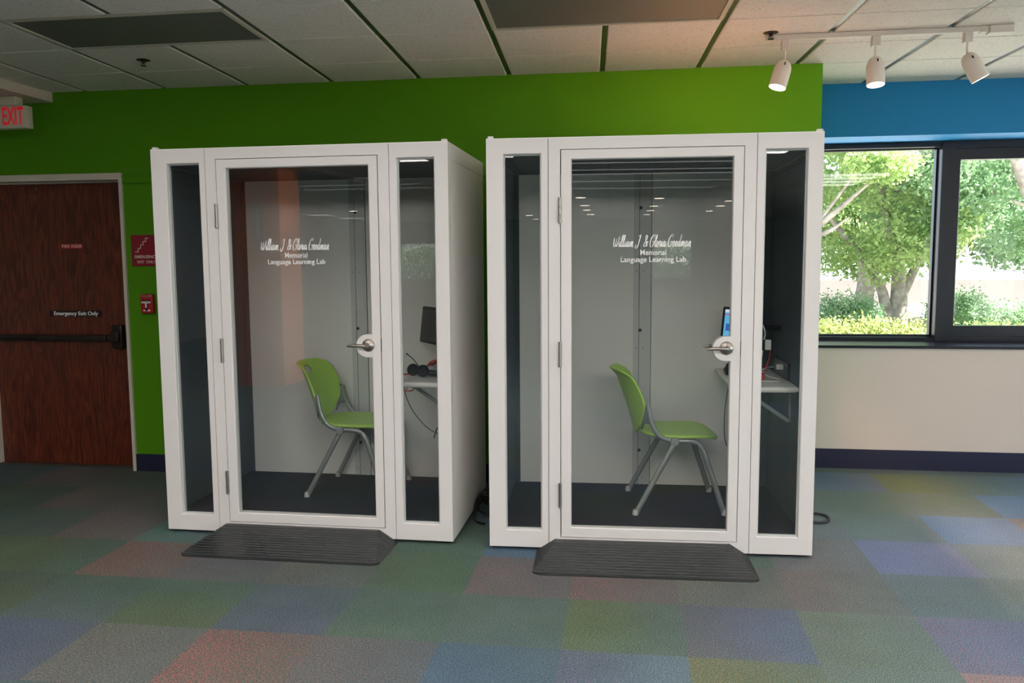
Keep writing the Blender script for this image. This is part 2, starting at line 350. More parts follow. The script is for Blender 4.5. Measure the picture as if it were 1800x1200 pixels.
def build_floor():
    rnd = random.Random(11)
    SUB = 4
    def ds(c, q=.64, g_=.94):
        m_ = sum(c)/3; return tuple((m_+(v-m_)*q)*g_*e_ for v, e_ in zip(c, (.93, 1.02, 1.04)))
    tiles = {}
    for k in range(-18, 17):
        for l in range(-43, 7):
            spec = OVER.get((k, l))
            if spec: A, B, ax, flc, fla = spec
            else:
                A, B = rnd.choice(BASE); ax = rnd.choice('xy'); r_ = rnd.random()
                flc, fla = ((170, 90, 80), .25) if r_ < .25 else ((90, 140, 150), .25) if r_ < .5 else ((120, 130, 90), .2)
                if rnd.random() < .08: A = (84, 104, 140)
                elif rnd.random() < .06: A = (100, 110, 78)
            tiles[k, l] = (srgb(*ds(A)), srgb(*ds(B)), ax, srgb(*ds(flc, 1, 1.05)), fla)
    mean = {t: [(v[0][c]+v[1][c])/2 for c in range(3)] for t, v in tiles.items()}
    def flow(x, y):                       # dye that runs on from tile to tile
        u, v = (x-GX)/TW-.5, (y-GY)/.49-.5; k, l = math.floor(u), math.floor(v); fu, fv = u-k, v-l
        o = [0, 0, 0]
        for dk, dl, w in ((0, 0, (1-fu)*(1-fv)), (1, 0, fu*(1-fv)), (0, 1, (1-fu)*fv), (1, 1, fu*fv)):
            q = mean.get((k+dk, l+dl)) or mean[0, 0]
            for c in range(3): o[c] += q[c]*w
        return o
    V, Fc, cols, fls = [], [], [], []
    for k in range(-17, 16):
        for l in range(-42, 6):
            x0, y0 = GX+k*TW, GY+l*.49
            if y0 >= .70 or (x0 < 1.5 and y0 >= .2): continue
            y1 = min(y0+.49, .70); A, B, ax, flc, fla = tiles[k, l]; base = mean[k, l]
            for i in range(SUB):
                for j in range(SUB):
                    xa, xb = x0+TW*i/SUB, x0+TW*(i+1)/SUB; ya, yb = y0+(y1-y0)*j/SUB, y0+(y1-y0)*(j+1)/SUB
                    n = len(V); V += [(xa, ya, 0), (xb, ya, 0), (xb, yb, 0), (xa, yb, 0)]; Fc.append((n, n+1, n+2, n+3))
                    for (uu, vv, px, py) in ((i, j, xa, ya), (i+1, j, xb, ya), (i+1, j+1, xb, yb), (i, j+1, xa, yb)):
                        w = (uu if ax == 'x' else vv)/SUB; w = w*w*(3-2*w); f = flow(px, py)
                        cols.append([.64*(A[c]*(1-w)+B[c]*w)+.36*f[c] for c in range(3)]+[1]); fls.append([flc[0], flc[1], flc[2], fla*(.5+.5*(1-w))])
    me = bpy.data.meshes.new('floor'); me.from_pydata(V, [], Fc)
    for nm, dat in (('tile_colour', cols), ('fleck_colour', fls)):
        ca = me.color_attributes.new(nm, 'FLOAT_COLOR', 'CORNER'); ca.data.foreach_set('color', np.array(dat, dtype=np.float32).ravel())
    me.materials.append(carpet_mat()); o = bpy.data.objects.new('floor', me); COL.objects.link(o); tag(o, kind='structure')
build_floor()

# ------------------------------------------------------------------ room shell
XL, XR, YF = -8.0, 7.5, -22.0
DX0, DX1 = -3.985, -2.82     # door opening
def wallbox(name, mats, boxes):
    mb = MB()
    for b_ in boxes: mb.box(*b_)
    return tag(mb.build(name, mats), kind='structure')
wallbox('wall_back', GREENW, [(XL, DX0, 0, .16, 0, 2.9), (DX0, DX1, 0, .16, 2.135, 2.9), (DX1, 1.80, 0, .16, 0, 2.9), (1.80, 1.988, 0, .80, 0, 2.9)])
wallbox('wall_behind_door', BLACKP, [(DX0-.1, DX1+.1, .2, .3, 0, 2.9)])
wallbox('wall_recess_upper', BLUEW, [(1.988, XR, .661, 1.22, 2.38, 2.9)])
wallbox('wall_recess_lower', BEIGE, [(1.988, XR, .661, 1.22, 0, .885)])
wallbox('wall_left', BEIGE, [(XL-.2, XL, YF, .2, 0, 2.9)])
wallbox('wall_right', BEIGE, [(XR, XR+.2, YF, -13, 0, 2.9), (XR, XR+.2, -13, 1.3, 0, .3), (XR, XR+.2, -13, 1.3, 2.05, 2.9), (XR, XR+.2, -.3, 1.3, .3, 2.05)]+[(XR, XR+.2, y-.1, y+.1, .3, 2.05) for y in (-10.3, -7.8, -5.3, -2.8)])
wallbox('wall_front', MATS['green_wall_paint'], [(XL, XR, YF-.2, YF, 0, .9), (XL, XR, YF-.2, YF, 2.1, 2.9), (XL, -6.9, YF-.2, YF, .9, 2.1), (-4.3, 2.9, YF-.2, YF, .9, 2.1), (4.1, XR, YF-.2, YF, .9, 2.1)])
# baseboards, picture rail
wallbox('baseboard_back', NAVY, [(-2.798, 1.99, -.012, 0, 0, .127)])
wallbox('baseboard_right', NAVY, [(1.988, XR, .649, .661, 0, .143)])
mb = MB(); mb.box(-2.795, 1.988, -.018, 0, 2.135, 2.15, .003); mb.box(-2.795, 1.988, -.012, 0, 2.105, 2.135); mb.box(-2.795, 1.988, -.018, 0, 2.095, 2.107, .003)
tag(mb.build('trim_1', GREENW), kind='structure')
# ceiling tiles
ROT, CW, CD, CA = -.0459, .6096, .5755, .50
def cx_(k, y): return k*CW+ROT*y
def rowy(j): return .10 if j == 0 else (-CA-CD*(j-1) if j > 0 else 0)
mb = MB()
skip = {(-4, 2), (-3, 2), (0, 2), (1, 2)}
def ctile(x0, x1, ya, yb, kz=0):
    g, gy, z = .0155, .005, H
    pts = [(x0+g, ya), (x1-g, ya), (x1-g, yb), (x0+g, yb)]
    P = [(x0+ROT*ya+g, ya+gy), (x1+ROT*ya-g, ya+gy), (x1+ROT*yb-g, yb-gy), (x0+ROT*yb+g, yb-gy)]
    c = [sum(p[0] for p in P)/4, sum(p[1] for p in P)/4]
    bm = mb.bm; e = .006
    lo = [bm.verts.new((p[0]+(e if p[0] < c[0] else -e), p[1]+(e*.5 if p[1] < c[1] else -e*.5), z)) for p in P]
    hi = [bm.verts.new((p[0], p[1], z+.004)) for p in P]; tp = [bm.verts.new((p[0], p[1], z+.016)) for p in P]
    bm.faces.new(lo)
    for a, b in ((lo, hi), (hi, tp)):
        for i in range(4): bm.faces.new((a[i], a[(i+1) % 4], b[(i+1) % 4], b[i]))
    bm.faces.new(tp)
for k in range(-14, 13):
    for j in range(0, 38):
        yb = 0.0 if j == 0 else -CA-CD*(j-1); ya = -CA-CD*j
        if (k, j) in skip: continue
        if (k+1)*CW < XL or k*CW > XR+.6: continue
        ctile(k*CW, (k+1)*CW, ya, yb)
    if k >= 3: ctile(k*CW, (k+1)*CW, .0, .66)
tag(mb.build('ceiling', CEIL), kind='structure')
mb = MB()
for k in range(-14, 14):
    ya, yb = YF, .66 if k > 3 else 0
    x0, x1 = cx_(k, ya), cx_(k, yb)
    q = [(x0-.013, ya), (x0+.013, ya), (x1+.013, yb), (x1-.013, yb)]
    mb.prism(q, H+.006, H+.03, 'z')
for j in range(0, 38):
    y = 0.0 if j == 0 else -CA-CD*(j-1)
    mb.box(XL, XR, y-.006, y+.006, H+.008, H+.03)
tag(mb.build('trim_2', GRIDM), kind='structure')
wallbox('ceiling_deck', DARKGAP, [(XL-.2, XR+.2, YF-.2, 1.3, 2.9, 3.0), (XL, XR, YF, 0, H+.032, H+.05), (1.988, XR, 0, .66, H+.032, H+.05)])
wallbox('ceiling_soffit', mat('soffit_paint', srgb(216, 196, 184), .7), [(XL, -3.308, -9, 0, 2.678, 2.80)])

# door with frame
mb = MB()
for (a, b) in ((-2.823, -2.798), (-4.037, -3.981)):
    mb.box(a, b, -.02, .10, 0, 2.17, .003)
mb.box(-3.985, -2.82, -.02, .10, 2.122, 2.17, .003)
for (a, b) in ((-2.834, -2.821), (-3.983, -3.970)): mb.box(a, b, .06, .10, 0, 2.122)
mb.box(-3.973, -2.832, .06, .10, 2.112, 2.125)
tag(mb.build('door_frame', OFFW), kind='structure')
door = empty('door_1', (-3.42, .1, 0)); tag(door, kind='structure')
MB().box(-.562, .597, 0, .045, .012, 2.118, .002).build('door_leaf', WOOD, door)
MB().box(-.565, .60, -.05, .06, 0, .012, .004).build('threshold', mat('threshold_metal', srgb(90, 84, 76), .5, .6), door)
bar = MB().box(-.565, .45, -.052, -.018, .955, 1.0, .008).box(-.565, -.16, -.075, -.045, .968, 1.004, .006).box(.15-.31, .40, -.07, -.05, .958, .998, .006).build('panic_bar', BRONZE, door, True)
MB().box(.445, .53, -.07, 0, .90, 1.075, .01).box(.455, .52, -.10, -.07, .95, 1.03, .01).build('latch_case', BRONZE, bar, True)
mb = MB()
for (x, z) in ((.10-.24, 2.085), (.10-.24, 2.072), (-.54, 2.085), (-.54, 2.072)): mb.lathe([(0, -.003), (.005, -.002), (.005, 0)], 10, T(x, 0, z) @ Rx(-PI/2) @ Matrix.Scale(-1, 4, (0, 0, 1)))
mb.build('screw_heads', mat('screw_bright', srgb(200, 200, 200), .3, 1), door)

# ------------------------------------------------------------------ window wall
def window(name, x0, x1, sash):
    w = empty(name, ((x0+x1)/2, 1.0, .9)); tag(w, kind='structure'); hw = (x1-x0)/2
    z0, z1 = -.012, 1.48      # relative
    mb = MB()
    if sash:
        frame4(mb, -hw, hw, z0, z1, -hw+.03, hw-.03, z0+.055, z1-.055, 0, .13)
        frame4(mb, -hw+.032, hw-.032, z0+.057, z1-.057, -hw+.072, hw-.072, .12, 1.345, .012, .10, .004)
        gz = (.12, 1.345, -hw+.072, hw-.072, .05)
    else:
        frame4(mb, -hw, hw, z0, z1, -hw+.03, hw-.001, .032, 1.44, 0, .13, .003)
        frame4(mb, -hw+.03, hw-.001, .032, 1.44, -hw+.045, hw-.012, .046, 1.43, .075, .13, .003)
        gz = (.046, 1.43, -hw+.045, hw-.012, .095)
    mb.build('window_frame', BLACKA, w)
    MB().box(gz[2], gz[3], gz[4], gz[4]+.006, gz[0], gz[1]).build('pane', WGLASS, w)
window('window_1', 1.99, 3.065, False)
window('window_2', 3.13, 4.18, True)
window('window_3', 4.24, 5.29, False)
window('window_4', 5.35, 6.40, True)
wallbox('trim_3', BLACKA, [(3.065, 3.13, .992, 1.13, .888, 2.38), (4.18, 4.24, .992, 1.13, .888, 2.38), (5.29, 5.35, .992, 1.13, .888, 2.38), (6.4, 7.5, .992, 1.13, .888, 2.38)])
mb = MB().box(1.988, XR, .64, 1.15, .885, .905, .004); tag(mb.build('trim_4', BLACKA), kind='structure')
# windows of the far side behind the camera
for n_, (a, b) in (('window_5', (-6.9, -4.3)), ('window_6', (2.9, 4.1))):
    w = empty(n_, ((a+b)/2, YF-.1, .9)); tag(w, kind='structure'); hw = (b-a)/2
    frame4(MB(), -hw, hw, 0, 1.2, -hw+.05, hw-.05, .05, 1.15, -.05, .05).build('window_frame', BLACKA, w)
    MB().box(-hw+.05, hw-.05, -.004, .004, .05, 1.15).build('pane', WGLASS, w)

for n_, (a, b) in zip(('added_window_7', 'added_window_8', 'added_window_9', 'added_window_10', 'added_window_11'), ((-2.7, -.3), (-5.2, -2.9), (-7.7, -5.4), (-10.2, -7.9), (-13, -10.4))):  # unseen side windows, added so daylight brightens the ceiling and room
    w = empty(n_, (XR+.1, (a+b)/2, .3), PI/2); tag(w, kind='structure'); hw = (b-a)/2
    frame4(MB(), -hw, hw, 0, 1.75, -hw+.05, hw-.05, .05, 1.70, -.05, .05).build('window_frame', BLACKA, w)
    MB().box(-hw+.05, hw-.05, -.004, .004, .05, 1.70).build('pane', WGLASS, w)
def portal(loc, sx, sy, d):
    ld = bpy.data.lights.new('sky_portal', 'AREA'); ld.shape = 'RECTANGLE'; ld.size = sx; ld.size_y = sy; ld.cycles.is_portal = True
    o = bpy.data.objects.new('sky_portal', ld); COL.objects.link(o); o.location = loc; o.rotation_euler = Vector(d).to_track_quat('-Z', 'Y').to_euler()
portal((XR+.25, -6.65, 1.17), 12.8, 1.8, (-1, 0, 0)); portal((4.2, 1.25, 1.63), 4.6, 1.5, (0, -1, 0))
# ------------------------------------------------------------------ ceiling fixtures
EMIT = mat('lamp_diffuser', (.9, .9, .88, 1), .5, emit=(1, .94, .90, 1), est=LAMP_L)
EMITF = mat('bright_lamp_diffuser', (.9, .9, .88, 1), .5, emit=(1, .94, .90, 1), est=LAMP_L*2.5)
EMITD = mat('downlight_lens', (.9, .9, .88, 1), .5, emit=(1, .86, .72, 1), est=14)
EMITL = mat('slot_diffuser', (.9, .9, .88, 1), .5, emit=(.93, .97, 1, 1), est=1.6)
def panel_light(x, y, lab, hx=.6, hy=.3, em=None, nm='ceiling_light', grp='recessed ceiling light panels'):
    o = empty(nm, (x, y, H-.02)); tag(o, lab, 'ceiling light', grp)
    frame4(MB(), -hx, hx, -hy, hy, -hx+.03, hx-.03, -hy+.03, hy-.03, 0, .022).build('trim_frame', TRACKW, o).rotation_euler = (PI/2, 0, 0)
    MB().box(-hx+.03, hx-.03, -hy+.03, hy-.03, .004, .018).build('diffuser', em or EMIT, o)
    return o
LP = [(x, -2.4) for x in (-2.3, -.75, .8, 2.35, 3.9)]+[(x, y) for y in (-4.95, -5.5, -6.05, -6.6) for x in (-2.3, -.75, .8, 2.35, 3.9)]
for x, y in LP:
    panel_light(x, y, 'lit rectangular ceiling panel in front of the white booths',   .6, .25, EMIT if y > -3 else EMITF)
for y in (-7.5, -8.3, -8.85, -9.9, -11.2):
    panel_light(1.6, y, 'long narrow ceiling light slot mirrored in the booth glass', 1.3, .09, EMITL, 'slot_light', 'long ceiling light slots')
for y in (-8.6, -9.6, -10.3):
    panel_light(-3.7, y, 'long narrow ceiling light slot mirrored in the booth glass', 1.1, .07, EMITL, 'slot_light', 'long ceiling light slots')
for x, y in ((-7.5, -17.4), (-7.3, -19.2), (-5.9, -18.3)):
    panel_light(x, y, 'far ceiling panel mirrored in the left booth glass', .35, .35, EMITL, 'slot_light', 'far ceiling panels')
for x, y in ((.66, -13.3), (.78, -15.6), (.86, -17.3), (.99, -19.3), (2.22, -13.7), (2.35, -16.1), (2.42, -17.8), (2.51, -19.6), (3.77, -14.7), (3.86, -16.3), (3.94, -18.3), (-.66, -19.5), (-.58, -21.6), (-6.1, -16.1)):
    o = empty('downlight', (x, y, H-.012)); tag(o, 'small warm round downlight far behind, mirrored in the booth glass', 'downlight', 'small round downlights mirrored in the glass')
    MB().lathe([(.105, 0), (.12, .004), (.12, .012)], 20).build('trim_ring', TRACKW, o)
    MB().lathe([(0, -.002), (.1, -.002), (.1, .001)], 20).build('lens', EMITD, o)

GRILLE = None
def grille_mat():
    M = bpy.data.materials.new('perforated_grille'); M.use_nodes = True; t = M.node_tree; b = t.nodes['Principled BSDF']
    tc = t.nodes.new('ShaderNodeTexCoord'); v = t.nodes.new('ShaderNodeTexVoronoi'); v.inputs['Scale'].default_value = 130; v.inputs['Randomness'].default_value = 0
    t.links.new(tc.outputs['Object'], v.inputs['Vector'])
    r = ramp(t, [(.0, srgb(26, 26, 26)), (.38, srgb(40, 40, 38)), (.5, srgb(118, 116, 112))]); t.links.new(v.outputs['Distance'], r.inputs[0]); t.links.new(r.outputs[0], b.inputs['Base Color'])
    b.inputs['Roughness'].default_value = .5; return M
GRILLE = grille_mat()
def vent(k0, k1, j0, j1, lab):
    yb, ya = -CA-CD*(j0-1), -CA-CD*(j1-1)
    yc = (ya+yb)/2; xc = (cx_(k0, yc)+cx_(k1, yc))/2; hx, hy = (k1-k0)*CW/2-.014, (yb-ya)/2-.004
    o = empty('return_air_vent', (xc, yc, H-.004), -math.atan(ROT)*0); tag(o, lab, 'vent')
    def sh(bm):
        for v in bm.verts: v.co.x += ROT*v.co.y
    mb = MB()
    for (a, b, c, d) in ((-hx, hx, -hy, -hy+.022), (-hx, hx, hy-.022, hy), (-hx, -hx+.024, -hy+.022, hy-.022), (hx-.024, hx, -hy+.022, hy-.022)): mb.box(a, b, c, d, 0, .018)
    sh(mb.bm); mb.build('vent_frame', mat('vent_frame_paint', srgb(196, 188, 172), .5), o)
    mb = MB().box(-hx+.022, hx-.022, -hy+.02, hy-.02, .006, .012); sh(mb.bm); mb.build('vent_grille', GRILLE, o)
vent(-4, -2, 2, 3, 'dark perforated air grille in the ceiling above the wooden door, left one')
vent(0, 2, 2, 3, 'dark perforated air grille in the ceiling above the booth on the right')

def sprinkler(x, y, lab):
    o = empty('sprinkler_head', (x, y, H)); tag(o, lab, 'sprinkler')
    dk = mat('sprinkler_bronze', srgb(64, 58, 50), .35, .8)
    MB().lathe([(.0, -.004), (.03, -.005), (.04, -.002), (.04, 0)], 24).build('escutcheon', dk, o, True)
    mb = MB().lathe([(.010, -.004), (.010, -.016), (.004, -.020), (.004, -.026)], 12)
    for s_ in (-1, 1): mb.tube([(s_*.008, 0, -.014), (s_*.013, 0, -.022), (s_*.003, 0, -.034)], .0018, 6)
    mb.lathe([(0, -.037), (.016, -.036), (.016, -.033), (0, -.033)], 14); mb.build('deflector', dk, o, True)
sprinkler(-2.115, -.783, 'small dark sprinkler head in the ceiling above the left booth, near the left grille')
sprinkler(1.541, -.786, 'small dark sprinkler head in the warmly lit ceiling beside the track light end')

# track lighting
TY = -.73
trk = empty('track_rail', (2.16, TY, H-.03)); tag(trk, 'long white ceiling track rail carrying three spotlights', 'track')
MB().box(-.635, .50, -.017, .017, 0, .028, .003).build('rail', TRACKW, trk)
MB().box(.50, .62, -.03, .03, -.012, .028, .003).box(.46, .50, -.02, .02, -.004, .028, .002).build('power_feed', TRACKW, trk)
BULB = mat('spot_lamp_face', (1, 1, 1, 1), .5, emit=(1, .80, .66, 1), est=26)
def spot(x, tx, ty, lab, rotz=0):
    o = empty('track_spotlight', (x, TY, H-.03)); tag(o, lab, 'spotlight', 'white spotlights on the ceiling track')
    MB().box(-.021, .021, -.02, .02, -.052, 0, .003).build('adapter', TRACKW, o)
    MB().tube([(0, 0, -.05), (0, 0, -.118)], .0065, 12).build('stem', TRACKW, o)
    M_ = T(0, 0, -.115) @ Rx(ty) @ Ry(tx)
    sh = MB(); prof = [(.0, .008), (.02, .005), (.035, -.008), (.044, -.03), (.047, -.05), (.047, -.145), (.044, -.147), (.043, -.14)]
    sh.lathe(prof, 36, M_, False); sh.build('lamp_shade', TRACKW, o, True)
    MB().box(-.0035, .0035, -.0465, -.04, -.034, -.018, 0, M_).build('yoke_slot', BLACKP, o)
    MB().lathe([(.0428, -.1385), (.0, -.139)], 36, M_).build('bulb', BULB, o)
    ld = bpy.data.lights.new('spot_beam', 'SPOT'); ld.energy = 850 if tx > .1 else 40; ld.color = (1, .44, .24); ld.spot_size = math.radians(120); ld.spot_blend = .8; ld.shadow_soft_size = .04
    l = bpy.data.objects.new('spot_beam', ld); COL.objects.link(l); l.parent = o; l.matrix_local = M_ @ T(0, 0, -.152)
spot(1.627, .28, -.15, 'white track spotlight at the left end, tilted towards the left booth side')
spot(2.098, 0.0, -.17, 'white track spotlight in the middle of the rail, pointing straight down')
spot(2.562, -.50, -.05, 'white track spotlight next to the power feed, tilted to the right')

# exit sign
ex = empty('exit_sign', (-3.47, -.23, 2.612)); tag(ex, 'cream exit sign with red letters hanging from the soffit above the door', 'exit sign')
MB().box(-.15, .15, -.035, .035, -.152, .0, .006).build('sign_housing', CREAM, ex, True)
MB().box(-.08, .08, -.04, .04, .0, .065, .01).build('ceiling_canopy', CREAM, ex, True)
text_obj('EXIT', .168, 'exit_letters', REDT, ex, (.050, -.0365, -.076), width=.158, bold=.002)
MB().prism([(-.125, -.076), (-.085, -.036), (-.085, -.052), (-.105, -.076), (-.085, -.100), (-.085, -.116)], -.0365, -.034, 'y').build('exit_arrow', REDT, ex)

# emergency exit only sign
es = empty('emergency_exit_sign', (-2.643, -.004, 1.617)); tag(es, 'dark red square sign with stair symbol and white wording beside the door', 'sign')
MB().box(-.112, .112, -.003, .004, -.112, .112, .003).build('sign_plate', mat('burgundy_plate', srgb(140, 22, 42), .45), es)
mb = MB(); px, pz = -.078, -.008; pts = [(px, pz)]
for i in range(5):
    pts.append((pts[-1][0]+.020, pts[-1][1])); 
    if i < 4: pts.append((pts[-1][0], pts[-1][1]+.024))
for a, b in zip(pts, pts[1:]):
    mb.box(min(a[0], b[0])-.003, max(a[0], b[0])+.003, -.0045, -.003, min(a[1], b[1])-.003, max(a[1], b[1])+.003)
mb.build('stair_symbol', PALEL, es)
text_obj('EMERGENCY', .03, 'sign_wording', PALEL, es, (0, -.0035, -.045), width=.18, bold=.0006)
text_obj('EXIT  ONLY', .027, 'sign_wording', PALEL, es, (0, -.0035, -.082), width=.14, bold=.0005)

fa = empty('fire_alarm_pull', (-2.638, 0, 1.236)); tag(fa, 'small red fire alarm pull station on the green wall below the red sign', 'fire alarm')
MB().box(-.047, .047, -.04, 0, -.068, .068, .006).build('alarm_case', RED, fa, True)
MB().box(-.036, .036, -.0415, -.038, .0, .03, 0).box(-.01, .01, -.046, -.038, -.05, .01, .002).build('recess', mat('dark_red', srgb(90, 10, 18), .5), fa)
MB().box(-.033, .033, -.05, -.04, .004, .019, .002).box(-.006, .006, -.05, -.04, -.028, .006, .002).build('pull_handle', WHITEP, fa)
MB().box(-.026, .026, -.0415, -.039, -.052, -.042).build('instruction_label', WHITEP, fa)
MB().lathe([(0, .003), (.009, .002), (.009, 0)], 16, T(-.002, -.04, .053) @ Rx(PI/2)).build('lock', STEEL, fa)
text_obj('FIRE', .012, 'alarm_wording', PALEL, fa, (-.028, -.0405, .057)); text_obj('ALARM', .012, 'alarm_wording', PALEL, fa, (.027, -.0405, .057), width=.026)
text_obj('PULL DOWN', .009, 'alarm_wording', RED, fa, (0, -.0503, .0115), width=.052)

fr = empty('fire_riser_label', (-3.297, .1, 1.654)); tag(fr, 'small red label reading fire riser on the upper wooden door', 'sign')
MB().box(-.088, .088, -.002, 0, -.018, .018, .0005).build('label_plate', RED, fr); text_obj('FIRE RISER', .032, 'label_wording', PALEL, fr, (0, -.0025, 0), width=.16)
eo = empty('door_exit_label', (-3.296, .1, 1.156)); tag(eo, 'black strip reading emergency exit only above the panic bar', 'sign')
MB().box(-.215, .215, -.002, 0, -.024, .024, .0005).build('label_plate', mat('dark_brown_plate', srgb(40, 24, 20), .4), eo)
text_obj('Emergency Exit Only', .04, 'label_wording', LETTER, eo, (0, -.0025, 0), width=.36, bold=.0008)

# ------------------------------------------------------------------ script lettering
GL = {
 'W': (.52, [[(.02, .72), (.0, .45), (.04, .08), (.12, .02), (.2, .3), (.25, .66), (.22, .3), (.27, .02), (.38, .2), (.46, .55), (.46, .85)]]),
 'i': (.17, [[(0, .16), (.07, .42), (.05, .12), (.09, .0), (.17, .16)], [(.085, .58), (.1, .61)]]),
 'l': (.18, [[(0, .16), (.1, .5), (.15, .88), (.11, .96), (.06, .7), (.04, .15), (.09, .0), (.18, .16)]]),
 'a': (.3, [[(.2, .38), (.11, .44), (.03, .25), (.05, .03), (.13, .06), (.2, .42), (.18, .1), (.22, .0), (.3, .16)]]),
 'm': (.4, [[(0, .16), (.06, .42), (.05, .0), (.11, .33), (.17, .42), (.16, .0), (.22, .33), (.29, .42), (.28, .08), (.32, -.02), (.38, .05)]]),
 'n': (.3, [[(0, .16), (.06, .42), (.05, .0), (.11, .33), (.18, .42), (.17, .08), (.21, -.02), (.27, .05)]]),
 'o': (.24, [[(.15, .40), (.08, .44), (.02, .22), (.06, .0), (.14, .06), (.18, .3), (.13, .42), (.16, .34), (.24, .34)]]),
 'r': (.2, [[(0, .16), (.05, .42), (.06, .5), (.08, .40), (.14, .40), (.12, .1), (.15, .0), (.2, .16)]]),
 'd': (.28, [[(.17, .36), (.1, .43), (.02, .22), (.05, .02), (.12, .08), (.2, .5), (.25, .98), (.2, .6), (.17, .12), (.2, .0), (.28, .16)]]),
 'J': (.5, [[(.22, .82), (.33, .93), (.45, .92), (.38, .88), (.33, .4), (.26, .05), (.13, -.12), (.02, .0), (.08, .16)]]),
 '.': (.12, [[(.03, .0), (.045, .02)]]),
 '&': (.42, [[(.36, .42), (.26, .12), (.12, .0), (.03, .12), (.09, .34), (.25, .6), (.27, .84), (.18, .92), (.12, .74), (.2, .38), (.36, .04)], [(.24, .40), (.42, .42)]]),
 'G': (.46, [[(.36, .72), (.4, .9), (.27, .96), (.1, .7), (.02, .3), (.08, .02), (.24, .0), (.36, .2), (.38, .42), (.24, .38)], [(.24, .39), (.46, .42)]]),
 ' ': (.16, []),
}
def script_text(txt, width, height, name, parent, loc):
    mb = MB(); x = 0; adv = []
    for ch in txt: adv.append(x); x += GL[ch][0]
    sc = width/(x+.25)
    for ch, ax in zip(txt, adv):
        for st in GL[ch][1]:
            P = cr([(p[0]+ax+p[1]*.17, 0, p[1]) for p in st], 6)
            P = [Vector((p.x*sc-width/2, 0, p.z*height)) for p in P]
            L, R_ = [], []
            for i, p in enumerate(P):
                d = (P[min(i+1, len(P)-1)]-P[max(i-1, 0)]).normalized(); nrm = Vector((-d.z, 0, d.x))
                w = .0010+.0010*abs(d.z)*(1 if d.z < 0 else .5)
                if len(st) == 2: w = .0019
                L.append(mb.bm.verts.new(p+nrm*w)); R_.append(mb.bm.verts.new(p-nrm*w))
            for i in range(len(P)-1): mb.bm.faces.new((L[i], L[i+1], R_[i+1], R_[i]))
    o = mb.build(name, LETTER, parent, solid=.0006); o.location = loc; return o

